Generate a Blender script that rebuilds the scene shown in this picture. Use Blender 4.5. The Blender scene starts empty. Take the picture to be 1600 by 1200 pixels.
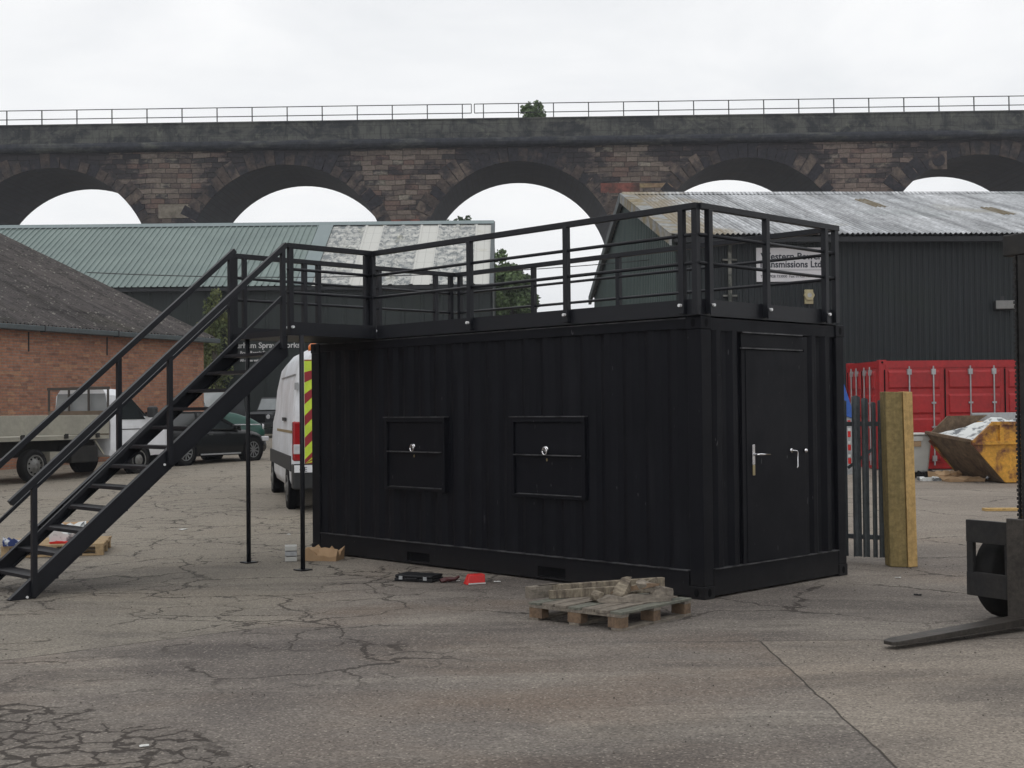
import bpy, bmesh, math, random
from mathutils import Vector, Matrix
random.seed(7)
R = math.radians
# ------------------------------------------------------------------ camera, sky, sun, exposure
scene = bpy.context.scene
C = scene.collection
PITCH, ROLL, CAMH, FPX = 0.0195661855, -0.00997599, 1.75280406, 2028.007
cam_d = bpy.data.cameras.new('camera'); cam = bpy.data.objects.new('camera', cam_d); C.objects.link(cam)
cam_d.sensor_width = 36; cam_d.sensor_fit = 'HORIZONTAL'; cam_d.lens = 36 * FPX / 1600
cam_d.clip_start = 0.1; cam_d.clip_end = 3000
cam.matrix_world = Matrix.Translation((0, 0, CAMH)) @ Matrix.Rotation(PITCH, 4, 'X') @ Matrix.Rotation(R(90), 4, 'X') @ Matrix.Rotation(ROLL, 4, 'Z')
scene.camera = cam
scene.render.resolution_x, scene.render.resolution_y = 1024, 768
SUN_EL, SUN_AZ = R(62), R(200)
world = bpy.data.worlds.new('World'); scene.world = world; world.use_nodes = True
wn = world.node_tree; wn.nodes.clear()
def wnode(t, **k):
    n = wn.nodes.new(t)
    for a, b in k.items(): setattr(n, a, b)
    return n
sky = wnode('ShaderNodeTexSky', sky_type='NISHITA', sun_disc=False, sun_elevation=SUN_EL, sun_rotation=SUN_AZ)
tc = wnode('ShaderNodeTexCoord'); mp = wnode('ShaderNodeMapping'); mp.inputs['Scale'].default_value = (1.6, 1.6, 5)
nz = wnode('ShaderNodeTexNoise'); nz.inputs['Scale'].default_value = 1.7; nz.inputs['Detail'].default_value = 7; nz.inputs['Roughness'].default_value = .55; nz.inputs['Distortion'].default_value = .4
rp = wnode('ShaderNodeValToRGB'); e = rp.color_ramp.elements
e[0].position, e[0].color = .30, (8.5, 8.7, 8.95, 1); e[1].position, e[1].color = .60, (10.3, 10.35, 10.4, 1)
mx = wnode('ShaderNodeMixRGB'); mx.inputs[0].default_value = .97
bg = wnode('ShaderNodeBackground'); bg.inputs['Strength'].default_value = .1
wo = wnode('ShaderNodeOutputWorld')
L = wn.links.new
L(tc.outputs['Generated'], mp.inputs[0]); L(mp.outputs[0], nz.inputs['Vector']); L(nz.outputs[0], rp.inputs[0])
L(sky.outputs[0], mx.inputs[1]); L(rp.outputs[0], mx.inputs[2]); L(mx.outputs[0], bg.inputs[0]); L(bg.outputs[0], wo.inputs[0])
sd = bpy.data.lights.new('sun', 'SUN'); sd.energy = .5; sd.angle = R(25); sd.color = (1, .97, .93)
so = bpy.data.objects.new('sun', sd); C.objects.link(so)
so.rotation_euler = (R(90) - SUN_EL, 0, R(180) - SUN_AZ + 0)
vs = scene.view_settings
scene.display_settings.display_device = 'sRGB'
vs.view_transform = 'Standard'; vs.look = 'None'; vs.exposure = 0; vs.gamma = 1
vs.use_curve_mapping = False

# ------------------------------------------------------------------ materials
def nd(t, ty, **k):
    n = t.nodes.new(ty)
    for a, b in k.items(): setattr(n, a, b)
    return n
def new_mat(name):
    m = bpy.data.materials.new(name); m.use_nodes = True
    t = m.node_tree; b = t.nodes['Principled BSDF']
    return m, t, b
def lk(t, a, b): t.links.new(a, b)
def mixc(t, fac, a, b, mode='MIX'):
    n = nd(t, 'ShaderNodeMixRGB', blend_type=mode)
    for i, v in ((0, fac), (1, a), (2, b)):
        if isinstance(v, (int, float)): n.inputs[i].default_value = v
        elif isinstance(v, tuple): n.inputs[i].default_value = v if len(v) == 4 else (*v, 1)
        else: lk(t, v, n.inputs[i])
    return n.outputs[0]
def math_(t, op, a, b=0.0, c=None, clamp=False):
    n = nd(t, 'ShaderNodeMath', operation=op); n.use_clamp = clamp
    for i, v in enumerate((a, b, c)):
        if v is None: continue
        if isinstance(v, (int, float)): n.inputs[i].default_value = v
        else: lk(t, v, n.inputs[i])
    return n.outputs[0]
def noise(t, vec, scale, detail=4, rough=.55, dist=0.0, sc=None):
    if sc:
        m = nd(t, 'ShaderNodeMapping'); m.inputs['Scale'].default_value = sc; lk(t, vec, m.inputs[0]); vec = m.outputs[0]
    n = nd(t, 'ShaderNodeTexNoise'); n.inputs['Scale'].default_value = scale; n.inputs['Detail'].default_value = detail
    n.inputs['Roughness'].default_value = rough; n.inputs['Distortion'].default_value = dist
    lk(t, vec, n.inputs['Vector']); return n.outputs[0]
def ramp(t, v, lo, hi, a=0.0, b=1.0):
    n = nd(t, 'ShaderNodeMapRange'); n.clamp = True
    n.inputs[1].default_value = lo; n.inputs[2].default_value = hi; n.inputs[3].default_value = a; n.inputs[4].default_value = b
    lk(t, v, n.inputs[0]); return n.outputs[0]
def sepxyz(t, v):
    n = nd(t, 'ShaderNodeSeparateXYZ'); lk(t, v, n.inputs[0]); return n.outputs
def coords(t, kind='Object'):
    n = nd(t, 'ShaderNodeTexCoord'); return n.outputs[kind]
def bump(t, b, h, dist=.01, strength=.6):
    n = nd(t, 'ShaderNodeBump'); n.inputs['Distance'].default_value = dist; n.inputs['Strength'].default_value = strength
    lk(t, h, n.inputs['Height']); lk(t, n.outputs[0], b.inputs['Normal'])
def simple(name, col, rough=.6, metal=0, spec=.5, col2=None, scale=6, amt=(.35, .7), bmp=0, fine=None, sc=None, speck=None, kind='Object', rough2=None):
    """base colour with a second tone through noise, an optional fine tone and specks"""
    m, t, b = new_mat(name); v = coords(t, kind)
    b.inputs['Roughness'].default_value = rough; b.inputs['Metallic'].default_value = metal; b.inputs['Specular IOR Level'].default_value = spec
    if col2 is None: col2 = tuple(c * .75 for c in col)
    n1 = noise(t, v, scale, 6, .6, .3, sc); f = ramp(t, n1, *amt)
    c = mixc(t, f, col, col2)
    if fine:
        n2 = noise(t, v, fine[0], 3, .7); g = ramp(t, n2, .3, .7, 1 - fine[1], 1 + fine[1])
        c = mixc(t, 1.0, c, g, 'MULTIPLY')
    if speck:
        n3 = noise(t, v, speck[0], 2, .5, 0, speck[3] if len(speck) > 3 else None)
        c = mixc(t, ramp(t, n3, speck[1], speck[1] + .03), c, speck[2])
    if rough2 is not None: lk(t, ramp(t, n1, .3, .7, rough, rough2), b.inputs['Roughness'])
    lk(t, c, b.inputs['Base Color'])
    if bmp: bump(t, b, n1, bmp)
    return m
M = {}
M['black'] = simple('black_gloss_paint', (.0062, .0066, .0100), .5, 0, .16, (.0046, .0048, .0074), 1.6, fine=(40, .25), rough2=.6, speck=(38, .765, (.06, .06, .065), (1.6, 1.6, .35)))
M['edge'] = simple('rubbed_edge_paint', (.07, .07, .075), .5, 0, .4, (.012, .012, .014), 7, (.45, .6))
def worn_black():
    m, t, b = new_mat('worn_black_paint'); v = coords(t, 'Object'); q = sepxyz(t, v)
    n1 = noise(t, v, 1.6, 6, .6, .3); c = mixc(t, ramp(t, n1, .35, .7), (.0050, .0054, .0084), (.0038, .0041, .0065))
    n2 = noise(t, v, 1, 5, .6, 0, (5, 5, .5)); c = mixc(t, ramp(t, n2, .55, .75, 0, .5), c, (.013, .0135, .017))
    for sc_, th, col in ((26, .775, (.08, .08, .085)), (11, .80, (.04, .04, .045))):
        n3 = noise(t, v, sc_, 1, .5, 0, (1.3, 1.3, .28)); c = mixc(t, ramp(t, n3, th, th + .03), c, col)
    n4 = noise(t, v, 7, 5, .7); d = math_(t, 'MULTIPLY', ramp(t, math_(t, 'ADD', q[2], ramp(t, n4, .3, .7, -.15, .15)), .32, .0), ramp(t, n4, .35, .65, .1, .6))
    c = mixc(t, d, c, (.030, .027, .024)); lk(t, c, b.inputs['Base Color'])
    b.inputs['Specular IOR Level'].default_value = .13; lk(t, ramp(t, n1, .3, .7, .42, .62), b.inputs['Roughness']); bump(t, b, noise(t, v, 2.2, 3), .012, .5); return m
M['black'] = worn_black()
M['rail'] = simple('black_railing_paint', (.0085, .0095, .0135), .45, 0, .3, (.0062, .0068, .010), 5, fine=(60, .2))
M['tread'] = simple('tread_plate', (.028, .028, .031), .5, 0, .45, (.014, .014, .017), 9, fine=(90, .5), bmp=.003)
M['dark'] = simple('dark_void', (.004, .004, .005), .9, 0, .1)
M['bolt'] = simple('zinc_bolt', (.85, .85, .86), .4, .2)
M['chrome'] = simple('chrome', (.8, .8, .82), .18, 1)
M['brass'] = simple('worn_brass', (.42, .35, .2), .35, .8)
M['galv'] = simple('galvanised_steel', (.42, .43, .44), .5, .5, .5, (.3, .31, .32), 8)
M['gutter'] = simple('painted_gutter', (.085, .10, .105), .6, 0, .4, (.06, .07, .072), 3, fine=(30, .2))
M['dkgutter'] = simple('dark_gutter', (.014, .016, .019), .6, 0, .4)
M['rubber'] = simple('rubber', (.008, .008, .0085), .85, 0, .2, (.014, .013, .012), 8)
M['rim'] = simple('alloy_rim', (.30, .31, .32), .35, .7, .5, (.2, .2, .2), 12)
M['steelrim'] = simple('steel_rim', (.20, .20, .19), .6, .3, .5, (.09, .085, .08), 12)
M['glass'] = simple('tinted_glass', (.02, .024, .026), .08, 0, .8)
M['cabglass'] = simple('grey_cab_glass', (.22, .235, .24), .25, 0, .5, (.30, .315, .32), 1.2)
M['paleglass'] = simple('reflecting_glass', (.16, .18, .185), .15, 0, .7, (.25, .27, .28), 1.5)
M['whitep'] = simple('white_van_paint', (.78, .79, .82), .3, 0, .5, (.72, .73, .75), 1.2, fine=(3, .08))
M['dirtywhite'] = simple('grubby_white_paint', (.74, .76, .80), .35, 0, .5, (.50, .50, .50), .9, (.40, .75), fine=(4, .10))
M['greyplastic'] = simple('grey_plastic', (.024, .025, .027), .6)
M['blackcar'] = simple('black_car_paint', (.005, .0055, .006), .25, 0, .3, (.008, .009, .01), 2)
M['greencar'] = simple('green_car_paint', (.010, .065, .048), .3, 0, .5, (.012, .078, .058), 2)
M['jeep'] = simple('faded_black_paint', (.02, .022, .026), .45, 0, .5)
M['redlight'] = simple('red_lens', (.36, .012, .015), .2, 0, .6, (.25, .01, .012), 10)
M['clearlens'] = simple('clear_lens', (.6, .6, .62), .15, 0, .7)
M['orange'] = simple('orange_lens', (.8, .2, .03), .3)
M['red'] = simple('red_container_paint', (.38, .018, .020), .45, 0, .4, (.28, .015, .017), 1.2, fine=(12, .15), speck=(9, .70, (.18, .05, .03)))
M['skip'] = simple('worn_yellow_paint', (.56, .28, .035), .6, 0, .4, (.15, .055, .028), 2.1, (.50, .60), .004, fine=(14, .25))
M['skiprust'] = simple('rusty_steel', (.17, .12, .075), .8, 0, .3, (.07, .045, .03), 3, fine=(14, .3))
M['binwhite'] = simple('off_white_plastic', (.50, .50, .47), .5, 0, .4, (.42, .42, .40), 3)
M['card'] = simple('cardboard', (.40, .27, .16), .85, 0, .2, (.32, .21, .12), 5)
M['timber'] = simple('treated_timber', (.52, .345, .14), .8, 0, .2, (.40, .27, .115), 3, fine=(18, .25), sc=(6, 6, .5), bmp=.004)
M['timberdk'] = simple('darker_treated_timber', (.30, .225, .10), .85, 0, .2, (.22, .175, .08), 3, fine=(18, .25), sc=(6, 6, .5), bmp=.004)  # darker tone for the back beam of the post
M['palletwood'] = simple('weathered_pallet_wood', (.23, .20, .165), .85, 0, .2, (.12, .105, .088), 4, fine=(25, .3), sc=(1, 7, 7))
M['palletgreen'] = simple('algae_stained_wood', (.165, .165, .135), .85, 0, .2, (.10, .102, .088), 4, fine=(25, .3), sc=(1, 7, 7))
M['palletblock'] = simple('pallet_block_wood', (.19, .13, .085), .85, 0, .2, (.12, .085, .06), 6, fine=(25, .25))
M['freshwood'] = simple('fresh_pallet_wood', (.42, .31, .18), .8, 0, .2, (.30, .21, .12), 5, fine=(20, .2))
M['plankwood'] = simple('paint_spotted_plank', (.24, .205, .155), .85, 0, .2, (.10, .082, .066), 9, (.42, .66), fine=(30, .3), sc=(3, .6, .6))
M['palisade'] = simple('grey_fence_paint', (.115, .13, .14), .6, 0, .4, (.07, .08, .086), 4, fine=(20, .2), sc=(1, 1, .3))
M['concretepost'] = simple('pale_weathered_pipe', (.20, .20, .18), .8, 0, .3, (.05, .055, .05), 5, (.4, .6))
M['toolred'] = simple('bright_red_plastic', (.60, .015, .012), .35, 0, .5)
M['maroon'] = simple('dark_red_tool', (.06, .008, .010), .5)
M['toolblack'] = simple('black_plastic', (.010, .010, .012), .55, 0, .3)
M['paper'] = simple('white_paper', (.65, .65, .63), .8)
M['signwhite'] = simple('white_sign', (.62, .62, .64), .6, 0, .3, (.56, .56, .58), 2)
M['signtext'] = simple('dark_lettering', (.02, .025, .04), .6)
M['whitetext'] = simple('white_lettering', (.6, .6, .6), .6)
M['yellowbox'] = simple('faded_yellow_plastic', (.42, .37, .22), .5)
M['bluep'] = simple('blue_paint', (.02, .10, .42), .5)
M['hiyel'] = simple('fluorescent_yellow', (.62, .80, .06), .5)
M['hired'] = simple('reflective_red', (.32, .02, .03), .5)
M['brownstripe'] = simple('gold_brown_stripe', (.28, .20, .09), .5)
M['bed'] = simple('truck_dropside', (.34, .325, .27), .6, 0, .3, (.27, .26, .22), 1.5, fine=(10, .1))
M['chassis'] = simple('truck_chassis', (.018, .018, .018), .8, 0, .3, (.03, .028, .025), 5)
M['mast'] = simple('greasy_mast_steel', (.014, .014, .015), .6, 0, .3, (.030, .027, .024), 5, fine=(25, .3))
M['fork'] = simple('worn_fork_steel', (.035, .031, .027), .5, .2, .4, (.06, .052, .045), 7, fine=(30, .35))
M['forkyel'] = simple('forklift_body_paint', (.40, .22, .03), .5)
M['bark'] = simple('bark', (.06, .05, .04), .9, 0, .2)
M['leaf'] = simple('green_leaves', (.06, .095, .045), .7, 0, .3, (.10, .145, .065), .8, fine=(3, .4))
M['leafdark'] = simple('dark_leaves', (.085, .13, .06), .7, 0, .3, (.15, .21, .09), .8, fine=(3, .4))
M['ivy'] = simple('yellow_green_climber', (.09, .12, .045), .7, 0, .3, (.16, .17, .06), 1.5)
M['cable'] = simple('cable', (.02, .02, .022), .6)
M['bricksill'] = simple('stained_lintel', (.16, .12, .09), .85, 0, .2, (.10, .08, .06), 3)
M['windowframe'] = simple('weathered_window_frame', (.06, .052, .045), .7)
M['windowpane'] = simple('dusty_pane', (.24, .26, .265), .3, 0, .5, (.36, .38, .39), .8, (.4, .6))
M['door_dark'] = M['black']
M['bagwhite'] = simple('white_plastic_sheet', (.62, .64, .63), .5, 0, .4, (.12, .13, .14), 4, (.52, .60))
M['bluecloth'] = simple('blue_white_rag', (.03, .05, .16), .7, 0, .3, (.45, .47, .5), 14, (.5, .56))

def brick_mat():
    m, t, b = new_mat('old_red_brick'); uv = coords(t, 'UV')
    br = nd(t, 'ShaderNodeTexBrick'); lk(t, uv, br.inputs['Vector'])
    for k, v in (('Scale', 1), ('Mortar Size', .011), ('Mortar Smooth', .2), ('Brick Width', .235), ('Row Height', .078), ('Bias', -.2)): br.inputs[k].default_value = v
    br.inputs['Color1'].default_value = (.42, .19, .11, 1); br.inputs['Color2'].default_value = (.30, .13, .08, 1); br.inputs['Mortar'].default_value = (.26, .21, .17, 1)
    n1 = noise(t, uv, .5, 5); c = mixc(t, ramp(t, n1, .35, .65), br.outputs[0], (.20, .085, .055), 'MIX')
    c = mixc(t, .62, c, br.outputs[0])
    # odd bricks: paler or darker
    sc = nd(t, 'ShaderNodeMapping'); sc.inputs['Scale'].default_value = (1 / .235, 1 / .078, 1); lk(t, uv, sc.inputs[0])
    vo = nd(t, 'ShaderNodeTexVoronoi', voronoi_dimensions='2D'); vo.inputs['Scale'].default_value = 1; vo.inputs['Randomness'].default_value = .35; lk(t, sc.outputs[0], vo.inputs['Vector'])
    s = sepxyz(t, vo.outputs['Color'])
    c = mixc(t, ramp(t, s[0], .86, .90, 0, .45), c, (.46, .27, .15))
    c = mixc(t, ramp(t, s[1], .84, .88, 0, .4), c, (.11, .062, .052))
    n2 = noise(t, uv, 9, 4); c = mixc(t, 1.0, c, ramp(t, n2, .3, .7, .82, 1.18), 'MULTIPLY')
    n4 = noise(t, uv, .9, 5, .6, .5); c = mixc(t, ramp(t, n4, .66, .74, 0, .55), c, (.36, .26, .20))
    lk(t, c, b.inputs['Base Color']); b.inputs['Roughness'].default_value = .9
    bump(t, b, br.outputs['Fac'], -.01, .8)
    return m
def stone_mat(name='soot_stained_sandstone'):
    """u along the viaduct, v height, in metres: coursed blocks, each with its own tone and its own coat of soot"""
    m, t, b = new_mat(name); uv = coords(t, 'UV'); q = sepxyz(t, uv)
    RH, BW = .36, 1.0
    wob = ramp(t, noise(t, uv, .5, 3), .3, .7, -.05, .05); vv_ = math_(t, 'DIVIDE', math_(t, 'ADD', q[1], wob), RH)
    row = math_(t, 'FLOOR', vv_); fv = math_(t, 'SUBTRACT', vv_, row)
    wr = nd(t, 'ShaderNodeTexWhiteNoise', noise_dimensions='1D'); lk(t, row, wr.inputs['W'])
    uu = math_(t, 'ADD', math_(t, 'MULTIPLY', q[0], ramp(t, wr.outputs['Value'], 0, 1, .75 / BW, 1.5 / BW)), math_(t, 'MULTIPLY', wr.outputs['Value'], 17.3))
    col = math_(t, 'FLOOR', uu); fu = math_(t, 'SUBTRACT', uu, col)
    cb = nd(t, 'ShaderNodeCombineXYZ'); lk(t, col, cb.inputs[0]); lk(t, row, cb.inputs[1])
    wb = nd(t, 'ShaderNodeTexWhiteNoise', noise_dimensions='2D'); lk(t, cb.outputs[0], wb.inputs['Vector']); w3 = sepxyz(t, wb.outputs['Color'])
    c = mixc(t, w3[0], (.095, .076, .067), (.185, .152, .130))
    c = mixc(t, ramp(t, w3[1], .80, .86), c, (.25, .225, .185)); c = mixc(t, ramp(t, w3[2], .80, .86), c, (.13, .09, .077))
    pk = ramp(t, q[0], 14, 22, 0, .35); c = mixc(t, pk, c, (.20, .15, .132))
    at = nd(t, 'ShaderNodeAttribute'); at.attribute_name = 'soot'
    n1 = noise(t, uv, .45, 6, .65, .6, (1, 1.6, 1)); n2 = noise(t, uv, 3.2, 5, .7, .3, (.6, 2.2, 1))
    f = math_(t, 'ADD', at.outputs['Fac'], ramp(t, n1, .3, .7, -.42, .42)); f = math_(t, 'ADD', f, math_(t, 'MULTIPLY', math_(t, 'SUBTRACT', w3[1], .5), .75)); f = math_(t, 'ADD', f, ramp(t, n2, .3, .7, -.22, .22))
    c = mixc(t, ramp(t, f, .04, .50, 0, .94), c, (.031, .029, .033))
    n3 = noise(t, uv, 6, 5, .7); c = mixc(t, 1.0, c, ramp(t, n3, .3, .7, .72, 1.28), 'MULTIPLY')
    jt = math_(t, 'MAXIMUM', ramp(t, math_(t, 'ABSOLUTE', math_(t, 'SUBTRACT', fv, .5)), .44, .475), ramp(t, math_(t, 'ABSOLUTE', math_(t, 'SUBTRACT', fu, .5)), .475, .49))
    c = mixc(t, math_(t, 'MULTIPLY', jt, .7), c, (.022, .020, .021))
    lk(t, c, b.inputs['Base Color']); b.inputs['Roughness'].default_value = .95; b.inputs['Specular IOR Level'].default_value = .15
    bump(t, b, math_(t, 'ADD', math_(t, 'ADD', jt, math_(t, 'MULTIPLY', n3, -.6)), math_(t, 'MULTIPLY', w3[0], .5)), -.08, .8)
    return m
def parapet_mat():
    m, t, b = new_mat('mossy_parapet_stone'); uv = coords(t, 'UV')
    n1 = noise(t, uv, .5, 6, .7, .8, (1, 1.3, 1)); c = mixc(t, ramp(t, n1, .42, .58), (.100, .102, .094), (.036, .038, .042))
    n2 = noise(t, uv, 1.4, 6, .7, .8); c = mixc(t, ramp(t, n2, .56, .72, 0, .8), c, (.16, .165, .135))
    n6 = noise(t, uv, 1.0, 5, .7, .2, (2.4, .35, 1)); c = mixc(t, ramp(t, n6, .52, .66, 0, .7), c, (.030, .032, .034))
    n3 = noise(t, uv, 2.2, 5, .7, 0, (.25, 3, 1)); c = mixc(t, ramp(t, n3, .66, .72, 0, .6), c, (.15, .13, .11))
    br = nd(t, 'ShaderNodeTexBrick'); lk(t, uv, br.inputs['Vector'])
    for k, v in (('Scale', 1), ('Mortar Size', .015), ('Brick Width', 1.6), ('Row Height', .62)): br.inputs[k].default_value = v
    c = mixc(t, math_(t, 'MULTIPLY', br.outputs['Fac'], .5), c, (.012, .012, .013))
    lk(t, c, b.inputs['Base Color']); b.inputs['Roughness'].default_value = .95; b.inputs['Specular IOR Level'].default_value = .15
    bump(t, b, n2, .05, .6); return m
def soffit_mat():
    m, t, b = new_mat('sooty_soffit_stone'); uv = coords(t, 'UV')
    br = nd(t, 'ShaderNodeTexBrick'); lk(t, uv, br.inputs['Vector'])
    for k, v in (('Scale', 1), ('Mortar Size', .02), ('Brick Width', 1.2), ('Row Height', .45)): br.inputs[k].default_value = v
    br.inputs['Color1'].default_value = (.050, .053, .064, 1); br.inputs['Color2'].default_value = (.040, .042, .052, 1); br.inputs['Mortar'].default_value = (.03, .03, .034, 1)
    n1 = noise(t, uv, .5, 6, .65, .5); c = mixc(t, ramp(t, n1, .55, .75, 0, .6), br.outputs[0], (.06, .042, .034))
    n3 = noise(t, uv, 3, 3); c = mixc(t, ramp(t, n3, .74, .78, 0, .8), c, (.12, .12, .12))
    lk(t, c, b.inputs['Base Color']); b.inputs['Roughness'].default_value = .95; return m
def ground_mat():
    m, t, b = new_mat('worn_yard_asphalt'); v = coords(t, 'Object'); s = sepxyz(t, v)
    n1 = noise(t, v, .22, 6, .6, .6); c = mixc(t, ramp(t, n1, .38, .62), (.232, .206, .178), (.118, .103, .094))
    n2 = noise(t, v, .9, 6, .65, .5, (.5, 1.3, 1)); c = mixc(t, ramp(t, n2, .45, .66, 0, .65), c, (.115, .098, .087))
    nw = noise(t, v, .33, 4, .6, .3, (.6, 1, 1)); c = mixc(t, ramp(t, nw, .50, .68, 0, .6), c, (.190, .142, .104))
    np2 = noise(t, v, .7, 6, .65, .6, (.5, 1.6, 1)); c = mixc(t, ramp(t, np2, .52, .66, 0, .65), c, (.275, .248, .212))
    # lighter concrete slab to the right of the joint, and the pale strip behind the stairs
    jit = ramp(t, noise(t, v, 2.5, 3), .3, .7, -.010, .010)
    xr = math_(t, 'ADD', s[0], jit); yr = math_(t, 'ADD', s[1], jit)
    right = math_(t, 'MULTIPLY', ramp(t, xr, 1.835, 1.85), ramp(t, yr, 9.80, 9.74))
    c = mixc(t, math_(t, 'MULTIPLY', right, .5), c, (.285, .245, .20))
    far = ramp(t, yr, 12.5, 18); c = mixc(t, math_(t, 'MULTIPLY', far, .5), c, (.29, .25, .205))
    # left slab beyond the joint: y > 9.29 + .72*(x+3.67) ... smoother, greyer
    lj = math_(t, 'SUBTRACT', math_(t, 'SUBTRACT', yr, 9.29), math_(t, 'MULTIPLY', math_(t, 'ADD', xr, 3.67), .78))
    left = math_(t, 'MULTIPLY', ramp(t, lj, 0, .04), ramp(t, xr, -1.5, -2.4))
    c = mixc(t, math_(t, 'MULTIPLY', left, .5), c, (.225, .205, .165))
    wm = noise(t, v, .5, 4, .6, .3, (.6, 1.2, 1)); c = mixc(t, math_(t, 'MULTIPLY', ramp(t, wm, .44, .62, 0, .45), math_(t, 'MULTIPLY', ramp(t, s[1], 10.4, 9.6), math_(t, 'MULTIPLY', ramp(t, s[0], -1.5, -.6), ramp(t, s[0], 1.85, 1.83)))), c, (.185, .132, .095))
    dk = noise(t, v, .42, 5, .65, .6, (.5, 1.7, 1)); c = mixc(t, math_(t, 'MULTIPLY', ramp(t, dk, .50, .62, 0, .6), ramp(t, s[1], 17, 14)), c, (.075, .066, .062))
    # joints
    def line(d, w): return ramp(t, math_(t, 'ABSOLUTE', d), w * .4, w, 1, 0)
    nb = ramp(t, noise(t, v, 4, 4), .35, .6, .35, 1)
    j = math_(t, 'MULTIPLY', line(math_(t, 'SUBTRACT', xr, 1.842), .009), ramp(t, yr, 9.78, 9.76))
    j = math_(t, 'MAXIMUM', j, math_(t, 'MULTIPLY', math_(t, 'MULTIPLY', line(math_(t, 'SUBTRACT', yr, 9.77), .014), ramp(t, s[0], 4.5, 4.2)), math_(t, 'MULTIPLY', ramp(t, s[0], .2, 1.4), nb)))
    j = math_(t, 'MAXIMUM', j, math_(t, 'MULTIPLY', line(lj, .02), math_(t, 'MULTIPLY', ramp(t, s[0], -1.0, -1.6), nb)))
    # long wandering cracks
    dn = nd(t, 'ShaderNodeTexNoise'); dn.inputs['Scale'].default_value = 1.3; dn.inputs['Detail'].default_value = 6; dn.inputs['Roughness'].default_value = .62; lk(t, v, dn.inputs['Vector'])
    dv = nd(t, 'ShaderNodeMixRGB', blend_type='ADD'); dv.inputs[0].default_value = .9; lk(t, v, dv.inputs[1]); lk(t, dn.outputs['Color'], dv.inputs[2])
    def vor(scale, src, rnd=1):
        vo = nd(t, 'ShaderNodeTexVoronoi', feature='DISTANCE_TO_EDGE', voronoi_dimensions='2D'); vo.inputs['Scale'].default_value = scale; vo.inputs['Randomness'].default_value = rnd
        lk(t, src, vo.inputs['Vector']); return vo.outputs['Distance']
    ck = math_(t, 'LESS_THAN', vor(.62, dv.outputs[0]), .012)
    ckm = math_(t, 'MULTIPLY', ck, ramp(t, noise(t, v, .45, 3), .40, .48))
    leftside = ramp(t, s[0], .6, -.6); ckm = math_(t, 'MULTIPLY', ckm, math_(t, 'MULTIPLY', math_(t, 'MAXIMUM', leftside, ramp(t, s[1], 10, 10.8)), ramp(t, s[1], 8.0, 8.8)))
    ck2 = math_(t, 'LESS_THAN', vor(1.9, dv.outputs[0]), .026)
    m2 = math_(t, 'MULTIPLY', ramp(t, noise(t, v, .5, 4), .47, .53), math_(t, 'MULTIPLY', ramp(t, s[0], .6, -1), ramp(t, s[1], 8.0, 8.8)))
    cr = math_(t, 'MAXIMUM', math_(t, 'MAXIMUM', ckm, math_(t, 'MULTIPLY', ck2, m2)), j)
    # broken-up crocodile cracking in the near left corner
    an = ramp(t, noise(t, v, 1.6, 4), .3, .7, -.25, .25)
    al = math_(t, 'SUBTRACT', math_(t, 'ADD', math_(t, 'MULTIPLY', math_(t, 'ADD', s[0], 1.5), -.9), 6.75), s[1])
    al = math_(t, 'MULTIPLY', ramp(t, math_(t, 'ADD', al, an), -.04, .04), ramp(t, math_(t, 'ADD', s[1], an), 7.92, 7.84))
    dv2 = nd(t, 'ShaderNodeMixRGB', blend_type='ADD'); dv2.inputs[0].default_value = .34; lk(t, v, dv2.inputs[1])
    dn2 = nd(t, 'ShaderNodeTexNoise'); dn2.inputs['Scale'].default_value = 6; dn2.inputs['Detail'].default_value = 4; lk(t, v, dn2.inputs['Vector']); lk(t, dn2.outputs['Color'], dv2.inputs[2])
    vv = vor(4.6, dv2.outputs[0]); wid = ramp(t, noise(t, v, 1.1, 3), .35, .65, .035, .13)
    cells = ramp(t, math_(t, 'SUBTRACT', vv, wid), -.03, .02, 1, 0)
    alc = math_(t, 'MULTIPLY', cells, al)
    c = mixc(t, math_(t, 'MULTIPLY', al, .35), c, (.10, .086, .074))
    stain = math_(t, 'MULTIPLY', ramp(t, noise(t, v, .8, 5, .6, .5, (.45, 1.4, 1)), .60, .70), ramp(t, s[1], 24, 14)); c = mixc(t, math_(t, 'MULTIPLY', stain, .42), c, (.055, .047, .041))
    # aggregate
    a1 = nd(t, 'ShaderNodeTexVoronoi', voronoi_dimensions='2D'); a1.inputs['Scale'].default_value = 85; lk(t, v, a1.inputs['Vector']); sa = sepxyz(t, a1.outputs['Color'])
    c = mixc(t, 1.0, c, ramp(t, sa[0], 0, 1, .74, 1.26), 'MULTIPLY')
    c = mixc(t, ramp(t, sa[1], .93, .97, 0, .45), c, (.44, .39, .33)); c = mixc(t, ramp(t, sa[2], .93, .97, 0, .5), c, (.05, .042, .038))
    a2 = noise(t, v, 42, 4, .75); c = mixc(t, 1.0, c, ramp(t, a2, .3, .7, .68, 1.32), 'MULTIPLY')
    c = mixc(t, math_(t, 'MULTIPLY', alc, .86), c, (.034, .027, .023))
    c = mixc(t, math_(t, 'MULTIPLY', cr, .82), c, (.032, .026, .022))
    lk(t, c, b.inputs['Base Color']); b.inputs['Roughness'].default_value = .85; b.inputs['Specular IOR Level'].default_value = .25
    h = math_(t, 'SUBTRACT', math_(t, 'ADD', math_(t, 'MULTIPLY', sa[0], .25), math_(t, 'MULTIPLY', a2, .5)), math_(t, 'ADD', cr, alc))
    bump(t, b, h, .012, .7); return m
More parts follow.
